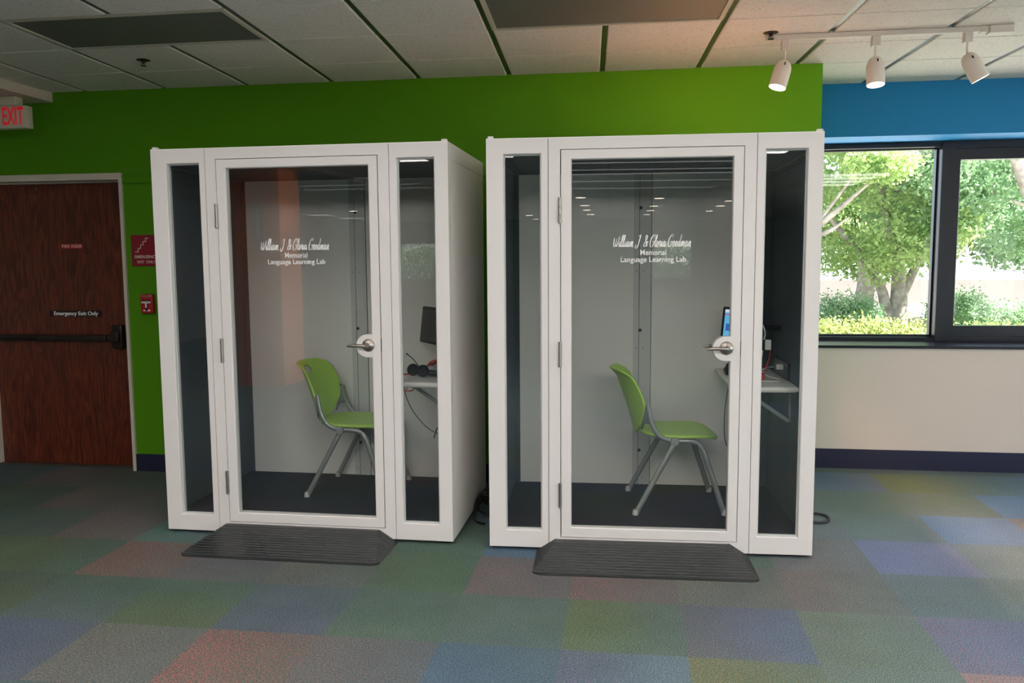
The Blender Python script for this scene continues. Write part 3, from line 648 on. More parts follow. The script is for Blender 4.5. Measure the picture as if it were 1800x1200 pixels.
# ------------------------------------------------------------------ study booths
BW, BH, BD = 1.66, 2.14, .98
def booth(x0, y0, rz, lab, txc, left):
    b = empty('study_booth', (x0, y0, 0), rz); tag(b, lab, 'booth')
    def side(s_):
        a, c = (0, .045) if s_ < 0 else (BW-.045, BW)
        mb = MB(); mb.box(a, c, .055, BD, .02, BH-.085)
        lo, hi = (a-.002, c) if s_ < 0 else (a, c+.002)
        mb.box(lo, hi, .055, BD, BH-.083, BH)
        inner = [f for f in mb.bm.faces if f.normal.x*s_ < -.5]
        mb.bm.normal_update()
        for f in mb.bm.faces:
            if f.normal.x*s_ < -.5: f.material_index = 1
        mb.build('side_panel', [BOOTH_SIDE, FELT], b)
    side(-1); side(1)
    mb = MB().box(.045, BW-.045, BD-.03, BD, .02, BH); mb.build('back_panel', BOOTH_SIDE, b)
    bp = MB().box(.075, .7955, BD-.042, BD-.03, .116, 2.055).box(.8205, BW-.105, BD-.042, BD-.03, .116, 2.055).build('lining_board', WBOARD, b)
    MB().box(.7955, .8205, BD-.036, BD-.03, .116, 2.055).build('seam', DARKGAP, bp)
    MB().box(.784, .8175, BD-.046, BD-.0425, .116, 2.055).box(.8205, .892, BD-.046, BD-.0425, .116, 2.055).build('cover_strip', STRIP, bp)
    MB().box(.891, .894, BD-.0465, BD-.0425, .116, 2.055).build('seam', DARKGAP, bp)
    MB().box(BW-.104, BW-.046, BD-.045, BD-.03, .116, 2.055).build('felt_edging', FELT, bp)
    MB().box(.046, .074, BD-.045, BD-.03, .116, 2.055).build('felt_edging', FELT, bp)
    for z in (1.845, 1.093, .336): MB().lathe([(0, .003), (.009, .002), (.010, 0)], 14, T(.826, BD-.046, z) @ Rx(PI/2)).build('bolt_head', BLACKP, bp)
    for z in (1.99, 1.46, .98, .16):
        for x in (.803, .846): MB().lathe([(0, .001), (.003, .001), (.003, 0)], 8, T(x, BD-.046, z) @ Rx(PI/2)).build('screw_head', BLACKP, bp)
    MB().box(.045, BW-.045, .055, BD-.03, .02, .115).build('booth_floor', BFLOOR, b)
    MB().box(.045, BW-.045, .055, BD-.03, 2.057, BH).build('roof_panel', [FELT], b)
    MB().box(-.0, BW, .0, BD, BH, BH+.004).build('roof_skin', BOOTH_SIDE, b)
    for (a, c, o0, o1) in ((0, .3135, .088, .278), (1.3455, BW, 1.386, 1.586)):
        mb = frame4(MB(), a, c, .02, BH, o0, o1, .112, 2.064, 0, .05, .004)
        f = mb.build('sidelight_frame', BOOTH, b)
        MB().box(o0-.004, o1+.004, .028, .034, .108, 2.068).build('glass_pane', BGLASS, f)
        frame4(MB(), o0-.001, o1+.001, .111, 2.065, o0+.006, o1-.006, .118, 2.058, .020, .028).build('glazing_bead', mat('pale_grey_bead', srgb(188, 192, 192), .4), f)
    frame4(MB(), .3165, 1.3425, .02, BH, .376, 1.284, .078, 2.084, 0, .055, .001).build('door_frame', BOOTH, b)
    MB().box(.3130, .3170, .012, .04, .02, BH-.002).box(1.3420, 1.346, .012, .04, .02, BH-.002).build('joint_strip', DARKGAP, b)
    d = empty('door', (0, 0, 0), 0, b)
    lf = frame4(MB(), .381, 1.280, .082, 2.080, .433, 1.231, .134, 2.033, -.004, .041, .004).build('door_leaf', BOOTH, d)
    MB().box(.43, 1.234, .016, .022, .131, 2.036).build('glass_pane', BGLASS, d)
    # lock plate: half-round white plate
    pts = [(1.235, 1.142)]+[(1.208+.063*math.cos(a), 1.080+.062*math.sin(a)) for a in [PI/2+PI*i/20 for i in range(21)]]+[(1.235, 1.018)]
    MB().prism(pts, -.006, .043, 'y').build('lock_plate', BOOTH, d)
    for s_ in (-1, 1):
        yb = -.006 if s_ < 0 else .043; dz = 0
        mb = MB(); mx = T(1.212, yb, 1.083) @ Rx(PI/2 if s_ < 0 else -PI/2)
        mb.lathe([(.034, 0), (.034, .003), (.030, .008), (.018, .014), (.013, .018), (.011, .045), (.010, .052)], 32, mx)
        y1 = yb+s_*.046
        P = cr([(1.214, y1, 1.083), (1.19, y1+s_*.004, 1.084), (1.15, y1+s_*.002, 1.085), (1.108, y1-s_*.004, 1.081)], 5)
        mb.tube(P, [.0125]*3+[.011]*(len(P)-6)+[.0095, .008, .005], 12, .8)
        mb.build('lever_handle', STEEL, d, True)
    MB().lathe([(0, .003), (.006, .002), (.007, -.002)], 16, T(1.212, -.062, 1.083) @ Rx(PI/2)).build('keyhole', mat('bright_keyhole', srgb(220, 220, 225), .15, 1), d)
    MB().box(1.281, 1.2835, -.002, .03, 1.05, 1.12).build('strike', BLACKP, d)
    for z in (1.78, 1.047, .305):
        mb = MB()
        for q in range(3): mb.tube([(.374, -.008, z-.066+q*.044+.0008), (.374, -.008, z-.066+(q+1)*.044-.0008)], .0078, 12)
        mb.box(.366, .383, -.008, .0, z-.064, z+.064); mb.build('hinge', HINGE, d, True)
    lt = script_text('William J. & Gloria Goodman', .402, .062, 'lettering', d, (txc, .0145, 1.594))
    text_obj('Memorial', .039, 'lettering', LETTER, d, (txc+.0, .0150, 1.564), width=.128, bold=.0001)
    text_obj('Language Learning Lab', .038, 'lettering', LETTER, d, (txc, .0150, 1.529), width=.325, bold=.0001)
    for x in (.022, BW-.02): MB().box(x-.014, x+.014, .002, .03, BH+.003, BH+.016, .003).build('corner_cap', BOOTH, b)
    return b
boothL = booth(-1.8002, -1.2755, -.0122, 'white glass-fronted study booth on the left, nearer the wooden door', .813, True)
boothR = booth(.0668, -1.3339, .033, 'white glass-fronted study booth on the right, beside the windows', .844, False)
bpy.context.view_layer.update()
def bl(b, x, y, z): return b.matrix_world @ Vector((x, y, z))

# ------------------------------------------------------------------ threshold ramps
def ramp_mat_obj(b, xl, xr, yf, lab):
    p = bl(b, (xl+xr)/2, -.002, 0); o = empty('threshold_ramp', p, b.rotation_euler.z); tag(o, lab, 'ramp', 'black rubber door ramps')
    hw = (xr-xl)/2; ny, nx = 84, 90; P = []
    D = -yf; R = .05
    for j in range(ny+1):
        y = -D*(j/ny)                 # 0 at door .. -D
        dd = D+y                      # distance from the front edge
        w = hw if dd > R else hw-R+math.sqrt(max(R*R-(R-dd)**2, 0))
        row = []
        for i in range(nx+1):
            u = -1+2*i/nx; u = math.copysign(abs(u)**.8, u); x = u*w
            h = min(.004+.066*dd/(D-.035), .070, .004+.068*(hw-abs(x))/.105)
            ph = (dd/.0235) % 1.0
            rib = .0036*(1-ph) if h > .006 and h < .0698 else 0
            row.append((x, y, max(h+rib-.001, .002)))
        P.append(row)
    mb = MB(); V = mb.grid(P)
    # skirt and base
    ring = V[0]+[r[-1] for r in V[1:]]+V[-1][::-1][1:]+[r[0] for r in V[::-1][1:-1]]
    base = [mb.bm.verts.new((v.co.x, v.co.y, 0)) for v in ring]; n = len(ring)
    for i in range(n): mb.bm.faces.new((ring[i], ring[(i+1) % n], base[(i+1) % n], base[i]))
    mb.bm.faces.new(base[::-1]); o2 = mb.build('ramp_body', RUBBER, o)
ramp_mat_obj(boothL, .262, 1.352, -.35, 'black ribbed rubber ramp in front of the left booth door')
ramp_mat_obj(boothR, .250, 1.345, -.335, 'black ribbed rubber ramp in front of the right booth door')

# ------------------------------------------------------------------ chairs
BF = .115
def chair_parts(c):
    # back shell
    def hw(t):
        pts = [(0, .045), (.08, .095), (.2, .145), (.35, .185), (.5, .205), (.65, .208), (.85, .198), (.94, .18), (1.0, .14)]
        for (a, b_), (c_, d_) in zip(pts, pts[1:]):
            if t <= c_: q = (t-a)/(c_-a); return b_*(1-q)+d_*q
        return pts[-1][1]
    def bx(s_, t):
        w = hw(t); y = s_*w; z = .425+.375*t
        x = -.228-.085*t-.04*t*t + .085*(y/.2)**2 - (.02*max(0, t-.9)/.1)
        return Vector((x, y, z))
    n = 52; P = []
    for i in range(n+1):
        t = i/n; row = []
        for j in range(n+1):
            s_ = -1+2*j/n; p = bx(s_, t)
            hx_, hz = p.y/.042, (p.z-.745)/(.022)
            if p.z < .745: hz = (p.z-.745)/.030
            r = math.sqrt(hx_**2+hz**2)
            if r < 1: row.append(None); continue
            if r < 1.35:
                k = 1.02/r; y = p.y*k; z = .745+(p.z-.745)*k
                t2 = (z-.425)/.375; p = bx(y/hw(t2), t2)
            row.append(p)
        P.append(row)
    mb = MB(); mb.grid(P)
    o = mb.build('backrest', CHAIRG, c, True, solid=.010, off=0)
    # seat shell
    mb = MB(); N, Rg = 56, 10; rings = []
    def sp(r, a):
        ca, sa = math.cos(a), math.sin(a); e = 2/3.4
        ux = math.copysign(abs(ca)**e, ca); uy = math.copysign(abs(sa)**e, sa)
        x = .012+r*ux*.222; y = r*uy*(.222 if ux > -.2 else .222-.03*(abs(ux)-.2))
        z = .452+.012*(ux*r < 0)*(ux*r)**2 - .014*(1-(r*uy)**2)*(1-(r*ux)**2) - .030*max(0, ux*r-.55)**2/.2025*1.0 - .012*r**10
        return Vector((x, y, z))
    cen = mb.bm.verts.new(sp(0, 0))
    for i in range(1, Rg+1):
        r = (i/Rg)**.7; rings.append([mb.bm.verts.new(sp(r, 2*PI*k/N)) for k in range(N)])
    for k in range(N): mb.bm.faces.new((cen, rings[0][k], rings[0][(k+1) % N]))
    for a, b_ in zip(rings, rings[1:]):
        for k in range(N): mb.bm.faces.new((a[k], a[(k+1) % N], b_[(k+1) % N], b_[k]))
    mb.build('seat', CHAIRG, c, True, solid=.014, off=-1)
    for s_ in (-1, 1):
        y = s_*.212
        pts = cr([(-.178, s_*.198, .615), (-.168, s_*.204, .56), (-.148, s_*.21, .495), (-.118, y, .445), (-.07, y, .419), (0, y, .411), (.06, y, .409), (.10, y, .398), (.128, s_*.214, .36), (.15, s_*.217, .30), (.2, s_*.224, .15), (.246, s_*.232, .012)], 5)
        k = max(i for i, p in enumerate(pts) if p.z > .39)
        MB().tube(pts[:k+1], .0118, 12, 1.25, (0, 0, 1)).build('side_tube', CHAIRF, c, True)
        MB().tube(pts[k:], .0120, 12, 1.3, (1, 0, 0)).build('leg', CHAIRF, c, True)
        MB().tube([(-.028, s_*.222, .402), (-.13, s_*.23, .215), (-.238, s_*.24, .012)], .0120, 12, 1.3, (1, 0, 0)).build('leg', CHAIRF, c, True)
        MB().lathe([(0, -.014), (.021, -.012), (.025, 0), (.022, .014), (.012, .017), (0, .012)], 20, T(-.028, s_*.222, .410) @ Rx(PI/2)).build('pivot_cap', CHAIRF, c, True)
        for (x, yy, lean) in ((.248, .233, .02), (-.243, .241, -.02)):
            MB().lathe([(.017, 0), (.018, .004), (.0155, .022), (.0125, .03)], 14, T(x, s_*yy, 0)).build('foot_glide', GLIDE, c, True)
        # plastic bracket between tube and back shell
        P = []
        for i in range(11):
            t = i/10; z = .625-.125*t
            to = Vector((-.180+.026*t, s_*(.198+.012*t), z)); tz = (z-.425)/.375; w = hw(tz)
            inn = bx(s_*.95, tz); inn.x += .006
            P.append([to*(1-q)+inn*q + Vector((-.010*math.sin(PI*q), 0, .022*t*math.sin(PI*q)-.035*t*t*q)) for q in (0, .2, .4, .6, .8, 1)])
        mb = MB(); mb.grid(P); mb.build('back_bracket', CHAIRB, c, True, solid=.010, off=0)
    MB().tube([(-.03, -.21, .405), (-.03, .21, .405)], .010, 10).tube([(.07, -.21, .402), (.07, .21, .402)], .010, 10).build('cross_bar', CHAIRB, c, True)
def chair(b, x, y, rot, lab):
    p = bl(b, x, y, BF); c = empty('stacking_chair', p, b.rotation_euler.z+rot); tag(c, lab, 'chair'); return c
c1 = chair(boothL, .918, .635, -.03, 'lime green chair with grey legs inside the left booth'); chair_parts(c1)
def copy_tree(o, parent):
    c = o.copy(); COL.objects.link(c); c.parent = parent
    for ch in o.children: copy_tree(ch, c)
c2 = chair(boothR, 1.010, .555, .05, 'lime green chair with grey legs inside the right booth')
for ch in list(c1.children): copy_tree(ch, c2)

# ------------------------------------------------------------------ desks and things on them
def desk(b, lab):
    o = empty('wall_desk', bl(b, 1.455, .545, BF), b.rotation_euler.z); tag(o, lab, 'desk')
    MB().box(-.172, .158, -.39, .385, .862-BF-.030, .862-BF, .011, None, 3).build('desk_top', DESKW, o, True)
    for y in (-.20,):
        MB().box(.150, .158, y-.010, y+.010, .862-BF-.22, .862-BF-.030).box(-.12, .15, y-.012, y+.012, .862-BF-.042, .862-BF-.030).prism([(-.12, .862-BF-.044), (-.085, .862-BF-.044), (.146, .862-BF-.20), (.146, .862-BF-.225)], y-.005, y+.005, 'y').build('bracket', mat('grey_bracket', srgb(150, 156, 158), .5), o)
    return o
desk(boothL, 'narrow white wall desk inside the left booth'); desk(boothR, 'narrow white wall desk inside the right booth')
def monitor(b, lab, on):
    p = bl(b, 1.397, .66, .862); a = math.atan2(.19, -.25)
    o = empty('computer_monitor', p, b.rotation_euler.z+math.radians(-52)); tag(o, lab, 'monitor')
    tilt = Rx(math.radians(-7))
    M_ = T(0, 0, .275) @ tilt
    MB().box(-.150, .150, -.012, .012, -.112, .112, .007, M_, 3).build('monitor_case', BLACKP, o, True)
    mb = MB()
    if on:
        mb.box(-.126, .126, -.0135, -.012, -.095, .095, 0, M_)
        mb.mi = 1; mb.box(-.126, .126, -.0142, -.0135, .063, .069, 0, M_)
        mb.mi = 2; mb.box(-.126, .126, -.0142, -.0135, .078, .095, 0, M_)
        mb.box(.02, .1, -.0142, -.0135, .0, .04, 0, M_)
        mb.mi = 3; mb.box(-.11, -.03, -.0142, -.0135, -.03, .012, 0, M_)
        mb.build('screen', [mat('screen_blue', (.01, .02, .03, 1), .2, emit=srgb(96, 180, 226), est=1.0), mat('screen_pink', (.02, 0, 0, 1), .2, emit=srgb(214, 70, 130), est=.9), mat('screen_pale', (.02, .02, .02, 1), .2, emit=srgb(206, 222, 240), est=1.0), mat('screen_navy', (.0, .0, .02, 1), .2, emit=srgb(60, 100, 180), est=1.0)], o)
    else:
        mb.box(-.126, .126, -.0135, -.012, -.095, .095, 0, M_); mb.build('screen', mat('screen_off', srgb(44, 40, 44), .22), o)
    MB().tube(cr([(0, .012, .275), (.035, .06, .272), (.085, .11, .270), (.134, .172, .270)], 4), .013, 10).build('mount_arm', BLACKP, o, True)
    MB().box(-.04, .04, .010, .022, .235, .315, .003).build('mount_plate', BLACKP, o)
monitor(boothL, 'black monitor with dark screen on the left booth desk', False)
monitor(boothR, 'black monitor with lit blue screen on the right booth desk', True)
def headset(b, x, y, rz, lab):
    o = empty('headset', bl(b, x, y, .8625), b.rotation_euler.z+rz); tag(o, lab, 'headset')
    for (cx, cyy) in ((0, 0), (-.074, .035)):
        mb = MB(); mb.lathe([(0, -.014), (.026, -.014), (.035, -.006), (.035, .008), (.030, .014), (.024, .010), (.020, .016), (0, .018)], 28, T(cx, cyy, .0365) @ Rx(PI/2+.15) @ Ry(.25)); mb.build('ear_cup', BLACKP, o, True)
    P = cr([(.0, .0, .03), (.05, .012, .02), (.13, .03, .014), (.16, .06, .014), (.12, .09, .014), (.02, .075, .02), (-.045, .055, .03)], 6); MB().tube(P, .0075, 8, 1.7, (0, 0, 1)).build('headband', BLACKP, o, True)
    P = cr([(-.006, -.012, .045), (-.025, -.018, .075), (-.05, -.02, .105), (-.082, -.02, .130), (-.092, -.02, .137)], 5); MB().tube(P, [.0028]*(len(P)-4)+[.004, .006, .0065, .004], 8).build('microphone_boom', BLACKP, o, True)
headset(boothL, 1.412, .36, -.1, 'black headset with boom microphone on the left booth desk')
headset(boothR, 1.37, .64, 1.2, 'black headset half hidden behind the right booth door handle')
def cable(name, b, pts, r, m_, lab, n=6):
    P = cr([bl(b, *p) for p in pts], n); o = MB().tube(P, r, 8).build(name, m_, None, True); tag(o, lab, 'cable'); return o
cable('red_cable', boothL, [(1.20, .45, .868), (1.30, .43, .868), (1.33, .46, .885), (1.37, .55, .892), (1.42, .50, .915), (1.45, .55, .93), (1.41, .58, .91), (1.39, .52, .905), (1.43, .50, .925), (1.46, .56, .935), (1.42, .58, .905), (1.40, .54, .915), (1.44, .53, .94), (1.52, .55, .945)], .0042, REDC, 'bunched red cable behind the headset on the left booth desk')
cable('white_cable', boothL, [(1.40, .62, .87), (1.43, .60, .90), (1.45, .58, .95), (1.44, .61, .93), (1.43, .60, .885), (1.47, .60, .89), (1.49, .61, .94)], .003, WHITEP, 'white cable bundle beside the red cable on the left booth desk')
cable('red_cable', boothL, [(1.27, .44, .80), (1.31, .44, .795), (1.335, .44, .78), (1.315, .44, .765), (1.29, .44, .77), (1.30, .44, .79), (1.33, .44, .788), (1.32, .44, .77), (1.27, .44, .765)], .0022, REDC, 'small red cable loop hanging under the left booth desk')
cable('black_cable', boothL, [(1.25, .5, .83), (1.27, .5, .72), (1.32, .5, .62), (1.40, .5, .535), (1.48, .5, .50), (1.58, .5, .51), (1.605, .5, .6)], .0028, BLACKP, 'thin black cable sagging below the left booth desk')
cable('cable_tie_end', boothL, [(1.435, .5, .475), (1.455, .5, .53), (1.475, .5, .56)], .004, BLACKP, 'short black cable end hanging on the left booth cable')
cable('black_cable', boothR, [(1.38, .9, .84), (1.36, .9, .72), (1.345, .9, .58), (1.35, .9, .42), (1.40, .9, .30)], .0032, mat('grey_cable', srgb(90, 92, 92), .5), 'dark cable hanging below the right booth desk')
cable('white_cable', boothR, [(1.42, .45, 1.20), (1.46, .40, 1.175), (1.475, .38, 1.13), (1.47, .38, 1.09)], .003, WHITEP, 'white cable running from monitor into the small white adapter')
cable('white_cable', boothR, [(1.465, .38, 1.03), (1.455, .39, .97), (1.43, .42, .90), (1.44, .44, .868)], .003, WHITEP, 'white cable hanging from the small adapter to the desk')
cable('red_cable', boothR, [(1.505, .38, 1.04), (1.50, .38, .99), (1.485, .38, .94), (1.475, .38, .90)], .003, REDC, 'red cable hanging above the right booth desk')
cable('white_cable', boothR, [(1.55, .50, .925), (1.50, .46, .925), (1.45, .44, .90), (1.42, .42, .868), (1.47, .33, .868), (1.54, .33, .868), (1.56, .40, .868), (1.50, .42, .885), (1.47, .46, .91)], .003, WHITEP, 'white cable curled over the right booth desk from the wall plug')
o = MB().box(1.476, 1.506, .365, .382, 1.035, 1.09, .003).build('cable_adapter', WHITEP, None, True); o.matrix_world = boothR.matrix_world; tag(o, 'small white box adapter hanging beside the right booth monitor', 'adapter')
o = MB().box(1.44, 1.485, .40, .44, .863, .90, .01).build('red_cable_splitter', REDC, None, True); o.matrix_world = boothR.matrix_world; tag(o, 'small red cable splitter standing on the right booth desk', 'adapter')
pw = empty('power_outlet_plate', bl(boothR, 1.612, .57, .91), boothR.rotation_euler.z); tag(pw, 'black horizontal outlet plate on the right booth wall', 'outlet')
MB().box(-.012, .0, -.19, .17, -.046, .046, .003).build('plate', mat('gloss_black', srgb(24, 22, 24), .3), pw); 
MB().box(-.014, -.012, -.16, -.10, -.02, .02).box(-.014, -.012, .02, .08, -.02, .02).build('socket', BLACKP, pw)
o = MB().box(1.562, 1.598, .475, .505, .912, .942, .004).build('usb_charger', WHITEP, None, True); o.matrix_world = boothR.matrix_world; tag(o, 'white charger cube plugged into the black outlet plate', 'charger')

# ------------------------------------------------------------------ power cords by the booths
def wcable(name, pts, r, lab, n=6):
    o = MB().tube(cr(pts, n), r, 8).build(name, BLACKP, None, True); tag(o, lab, 'power cord'); return o
wcable('extension_cord', [(-.03, -.95, .012), (-.09, -.9, .012), (-.115, -.8, .03), (-.112, -.7, .09), (-.07, -.62, .12), (0, -.6, .10), (.03, -.66, .06), (.02, -.78, .04), (-.05, -.8, .03), (-.105, -.74, .05), (-.10, -.62, .10), (-.03, -.52, .15), (.03, -.48, .16), (.03, -.4, .10), (-.05, -.42, .06), (-.10, -.5, .05), (-.08, -.6, .04), (.0, -.64, .02)], .007, 'coiled black power cord in the gap between the booths')
pc = empty('power_plug', (-.092, -.60, .076)); tag(pc, 'black power plug sticking out of the cord in the booth gap', 'plug')
MB().lathe([(.018, -.03), (.019, -.022), (.011, -.016), (.011, .02), (.007, .05)], 14, Ry(PI/2)).build('plug_body', BLACKP, pc, True)
wcable('extension_cord', [(1.745, -.60, .012), (1.80, -.66, .012), (1.88, -.70, .012), (1.95, -.655, .012), (1.955, -.56, .012), (1.88, -.52, .012), (1.78, -.56, .012), (1.745, -.5, .012)], .0075, 'black cord loop on the carpet right of the right booth')

# ------------------------------------------------------------------ room behind the camera, mirrored in the glass
ORANGE = mat('orange_paint', srgb(224, 110, 40), .7)
o = MB().box(-4.13, -3.52, -7.1, -6.5, 0, H).build('trim_5', ORANGE); tag(o, kind='structure')
sg = empty('extinguisher_sign', (-3.80, -6.5, 2.04)); tag(sg, 'tall arrow sign on the orange pillar, mirrored in the left booth glass', 'sign'); 
MB().box(-.07, .07, 0, .006, -.28, .18).build('sign_plate', mat('sign_grey_red', srgb(120, 60, 60), .5), sg)
MB().prism([(-.02, .14), (.02, .14), (.02, -.16), (.045, -.16), (0, -.25), (-.045, -.16), (-.02, -.16)], .006, .009, 'y').build('arrow', WHITEP, sg)
def bookcase(x, y, w, rz, lab):
    o = empty('bookcase', (x, y, 0), rz); tag(o, lab, 'bookcase', 'bookcases behind the camera')
    wd = mat('shelf_grey', srgb(120, 120, 122), .5)
    mb = MB().box(-w/2, -w/2+.03, 0, .35, 0, 1.5).box(w/2-.03, w/2, 0, .35, 0, 1.5).box(-w/2, w/2, 0, .02, 0, 1.5); mb.build('carcass', wd, o)
    for z in (.08, .5, .95, 1.47): MB().box(-w/2+.03, w/2-.03, .02, .35, z, z+.03).build('shelf', wd, o)
bookcase(-4.6, -9.5, 1.8, 0, 'grey bookcase far behind, mirrored in the left booth glass')
bookcase(-1.8, -11, 1.8, 0, 'grey bookcase far behind, mirrored in the left booth glass')
bookcase(5.0, -10, 1.8, 0, 'grey bookcase far behind, mirrored in the right booth glass')

# ------------------------------------------------------------------ outdoors
GZ = -.35
def gmat(name, c1, c2, sc):
    M = bpy.data.materials.new(name); M.use_nodes = True; t = M.node_tree; b = t.nodes['Principled BSDF']
    tc = t.nodes.new('ShaderNodeTexCoord'); n = t.nodes.new('ShaderNodeTexNoise'); n.inputs['Scale'].default_value = sc; n.inputs['Detail'].default_value = 5
    t.links.new(tc.outputs['Object'], n.inputs['Vector']); r = ramp(t, [(.35, c1), (.65, c2)]); t.links.new(n.outputs[0], r.inputs[0]); t.links.new(r.outputs[0], b.inputs['Base Color']); b.inputs['Roughness'].default_value = .9
    return M
wallbox('ground_bounce', gmat('bounce_concrete', srgb(226, 224, 216), srgb(236, 233, 226), .5), [(-10, 30, 1.3, 7.5, GZ-.1, GZ+.02), (7.8, 30, -30, 1.3, GZ-.1, GZ+.02)])  # unseen pale ground, added to bounce sunlight up onto the ceiling
wallbox('ground_lawn', gmat('dry_grass', srgb(118, 122, 96), srgb(150, 138, 124), .8), [(-30, 70, 1.4, 22, GZ-.2, GZ), (7.8, 70, -30, 1.4, GZ-.2, GZ)])
wallbox('ground_road', gmat('pale_concrete', srgb(150, 146, 144), srgb(168, 162, 160), .5), [(-30, 90, 22, 60, GZ-.2, GZ+.01)])
def leafmat(name, c1, c2):
    M = bpy.data.materials.new(name); M.use_nodes = True; t = M.node_tree; b = t.nodes['Principled BSDF']
    tc = t.nodes.new('ShaderNodeTexCoord'); n = t.nodes.new('ShaderNodeTexNoise'); n.inputs['Scale'].default_value = 2.2; n.inputs['Detail'].default_value = 5
    t.links.new(tc.outputs['Object'], n.inputs['Vector']); r = ramp(t, [(.38, c1), (.62, c2)]); t.links.new(n.outputs[0], r.inputs[0]); t.links.new(r.outputs[0], b.inputs['Base Color']); b.inputs['Roughness'].default_value = .6
    tl = t.nodes.new('ShaderNodeBsdfTranslucent'); t.links.new(r.outputs[0], tl.inputs[0]); mx = t.nodes.new('ShaderNodeMixShader'); mx.inputs[0].default_value = .5
    t.links.new(b.outputs[0], mx.inputs[1]); t.links.new(tl.outputs[0], mx.inputs[2]); t.links.new(mx.outputs[0], t.nodes['Material Output'].inputs[0])
    return M
LEAF = leafmat('sunlit_oak_leaves', srgb(140, 170, 104), srgb(186, 206, 138))
LEAF2 = leafmat('blue_green_leaves', srgb(124, 160, 118), srgb(162, 192, 148))
HEDGE = leafmat('yellow_green_hedge', srgb(146, 160, 92), srgb(186, 192, 124))
BARK = gmat('pale_grey_bark', srgb(128, 118, 112), srgb(176, 166, 158), 6)
def leaves(name, centres, n, size, m_, parent=None, seed=1):
    n = int(n*2.6); size = size*.62
    """centres: list of (x,y,z,rx,ry,rz) ellipsoids; one mesh of small folded leaves"""
    R = np.random.RandomState(seed); C_ = np.array(centres); vol = C_[:, 3]*C_[:, 4]*C_[:, 5]; idx = R.choice(len(C_), n, p=vol/vol.sum())
    d = R.normal(size=(n, 3)); d /= np.linalg.norm(d, axis=1)[:, None]; rad = R.uniform(.35, 1.0, n)**.6
    c = C_[idx, :3]+d*rad[:, None]*C_[idx, 3:]*(1+.15*R.normal(size=(n, 1)))
    u = R.normal(size=(n, 3)); u /= np.linalg.norm(u, axis=1)[:, None]; w = np.cross(u, R.normal(size=(n, 3))); w /= np.linalg.norm(w, axis=1)[:, None]
    s = size*R.uniform(.6, 1.3, (n, 1)); nn = np.cross(u, w)
    V = np.empty((n, 4, 3)); V[:, 0] = c-u*s; V[:, 1] = c+w*s*.55+nn*s*.2; V[:, 2] = c+u*s; V[:, 3] = c-w*s*.55+nn*s*.2
    me = bpy.data.meshes.new(name); me.vertices.add(n*4); me.vertices.foreach_set('co', V.ravel()); me.loops.add(n*4); me.loops.foreach_set('vertex_index', np.arange(n*4)); me.polygons.add(n)
    me.polygons.foreach_set('loop_start', np.arange(n)*4); me.polygons.foreach_set('loop_total', np.full(n, 4)); me.update(); me.validate(); me.materials.append(m_)
    o = bpy.data.objects.new(name, me); COL.objects.link(o)
    if parent: o.parent = parent
    return o
def tree(x, y, trunks, blobs, n, lab, m_=LEAF, seed=1, size=.085):
    o = empty('oak_tree', (x, y, GZ)); tag(o, lab, 'tree', None)
    mb = MB()
    for pts, r0, r1 in trunks:
        P = cr(pts, 5); k = len(P); mb.tube(P, [r0+(r1-r0)*i/(k-1) for i in range(k)], 10)
    mb.build('trunk', BARK, o, True)
    leaves('foliage', blobs, n, size, m_, o, seed)
rb = random.Random(3)
def blobs(n, x0, x1, y0, y1, z0, z1, r0, r1):
    return [(rb.uniform(x0, x1), rb.uniform(y0, y1), rb.uniform(z0, z1), rb.uniform(r0, r1), rb.uniform(r0, r1), rb.uniform(r0, r1)*.7) for _ in range(n)]
# tree seen through the left window
tree(6.5, 13, [([(0.05, 0, 0), (.0, 0, .6), (.02, 0, 1.1), (-.05, 0, 1.9), (-.3, .1, 2.9), (-.6, 0, 4.2)], .24, .05),
               ([(0, 0, .35), (-.22, 0, .8), (-.38, 0, 1.3), (-.8, .1, 2.0), (-1.5, 0, 2.8)], .15, .05),
               ([(.02, 0, 1.0), (.3, 0, 1.6), (.7, .2, 2.4), (1.2, .2, 3.4)], .12, .03),
               ([(-.3, .1, 2.9), (.2, 0, 3.8), (.5, -.2, 4.8)], .06, .02)],
     blobs(24, -2.3, 1.0, -1.2, 1.4, 2.0, 5.6, .5, .95)+[(-.55, -.3, 1.55, .4, .4, .3), (-1.6, 0, 1.75, .5, .5, .25)], 11000, 'leafy oak tree with forked grey trunk outside the left window pane', LEAF, 2)
tree(4.2, 10.4, [([(-.9, 0, 0), (-.7, 0, 1.6), (-.3, 0, 2.2), (.15, 0, 2.55), (.55, 0, 2.9), (1.0, 0, 3.3)], .13, .02), ([(-.3, 0, 2.2), (.2, .0, 2.35), (.6, 0, 2.62)], .07, .015), ([(.1, 0, 2.6), (.6, 0, 3.3), (1.2, 0, 4.2)], .035, .01)],
     blobs(9, -.9, 1.5, -.6, .6, 3.0, 4.6, .35, .6), 3000, 'pale bare branches reaching in at the left edge of the window', LEAF, 5)
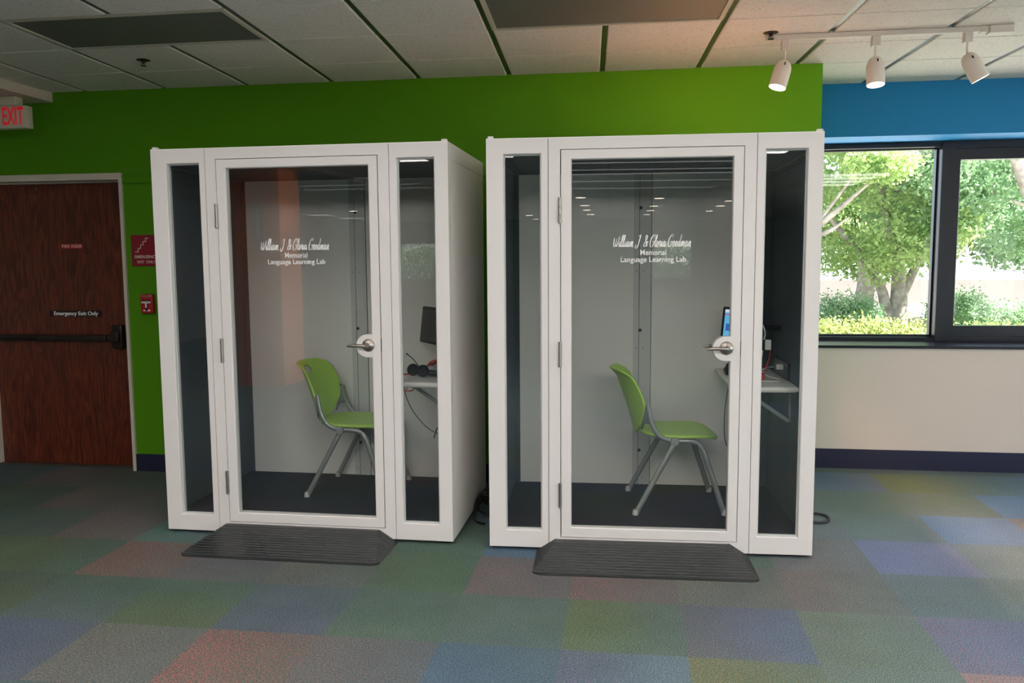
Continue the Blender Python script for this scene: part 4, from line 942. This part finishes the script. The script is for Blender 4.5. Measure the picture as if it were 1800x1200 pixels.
tree(9.0, 12, [([(.6, 0, 0), (.5, 0, 1.4), (.1, 0, 2.6), (-.45, 0, 3.6), (-.65, 0, 4.4), (-1.2, 0, 5.2)], .24, .09), ([(-.5, 0, 3.7), (0, 0, 4.4), (.6, 0, 5.0)], .12, .05), ([(.2, -1.2, 0), (-.4, -1.4, 1.7), (-.95, -1.5, 2.65), (-1.32, -1.5, 3.5), (-1.5, -1.5, 4.1), (-2.0, -1.5, 4.9)], .16, .07), ([(.1, 0, 2.6), (-.9, 0, 3.0), (-1.8, 0, 2.9)], .05, .015), ([(-.9, 0, 3.0), (-1.6, 0, 3.5)], .03, .01)],
     blobs(26, -2.6, 1.6, -.8, 2.2, 2.2, 5.8, .5, .95), 11000, 'broad oak tree with leaning grey limb outside the right window pane', LEAF2, 7)
tree(7.4, 19, [([(0, 0, 0), (.1, 0, 1.8), (0, 0, 4.0), (.2, 0, 6.0)], .28, .06)], blobs(34, -3.6, 3.4, -1.0, 2.5, 1.9, 7.5, .8, 1.4), 11000, 'tall green tree standing further back between the two window views', LEAF, 9, .13)
tree(13.2, 19, [([(0, 0, 0), (.1, 0, 1.8), (0, 0, 4.0), (.2, 0, 6.0)], .28, .06)], blobs(34, -3.2, 3.4, -1.0, 2.5, 1.9, 7.5, .8, 1.4), 11000, 'tall green tree far back in the right window view', LEAF2, 12, .13)
def hedge(name, x0, x1, y, z1, lab, m_, seed, n, dy=.5, size=.05):
    cs = []; rr = random.Random(seed); x = x0
    while x < x1: cs.append((x, y+rr.uniform(-.1, .1), (GZ+z1)/2, .35, dy, (z1-GZ)/2*rr.uniform(.93, 1.05))); x += .25
    o = leaves(name, cs, n, size, m_, None, seed); tag(o, lab, 'hedge'); return o
hedge('clipped_hedge', 2.6, 5.6, 8.4, .56, 'bright yellow green hedge below the left window pane', HEDGE, 3, 9000)
hedge('clipped_hedge', 6.2, 9.4, 9.2, .44, 'pale yellow green hedge below the right window pane', HEDGE, 4, 6000)
hedge('round_shrub', 4.9, 5.8, 12.2, .78, 'rounded blue green shrub left of the forked trunk', LEAF2, 5, 3500, .5)
hedge('round_shrub', 7.2, 7.9, 12.4, .95, 'leafy shrub right of the forked trunk', LEAF2, 6, 2500, .4)
hedge('long_hedge', 8.4, 13.5, 14.5, .55, 'dark green clipped hedge beyond the right window pane', LEAF2, 8, 9000, .5)
o = MB().box(4, 40, 30, 30.3, GZ, .62, 0).build('boundary_wall', gmat('pale_stucco', srgb(150, 138, 134), srgb(170, 158, 152), .3)); tag(o, 'long pale wall across the road behind the trees', 'wall')
hedge('far_shrub', -8, 6, -24, 2.6, 'dense green shrubs outside the far windows behind the camera', LEAF2, 21, 9000, .6, .12)
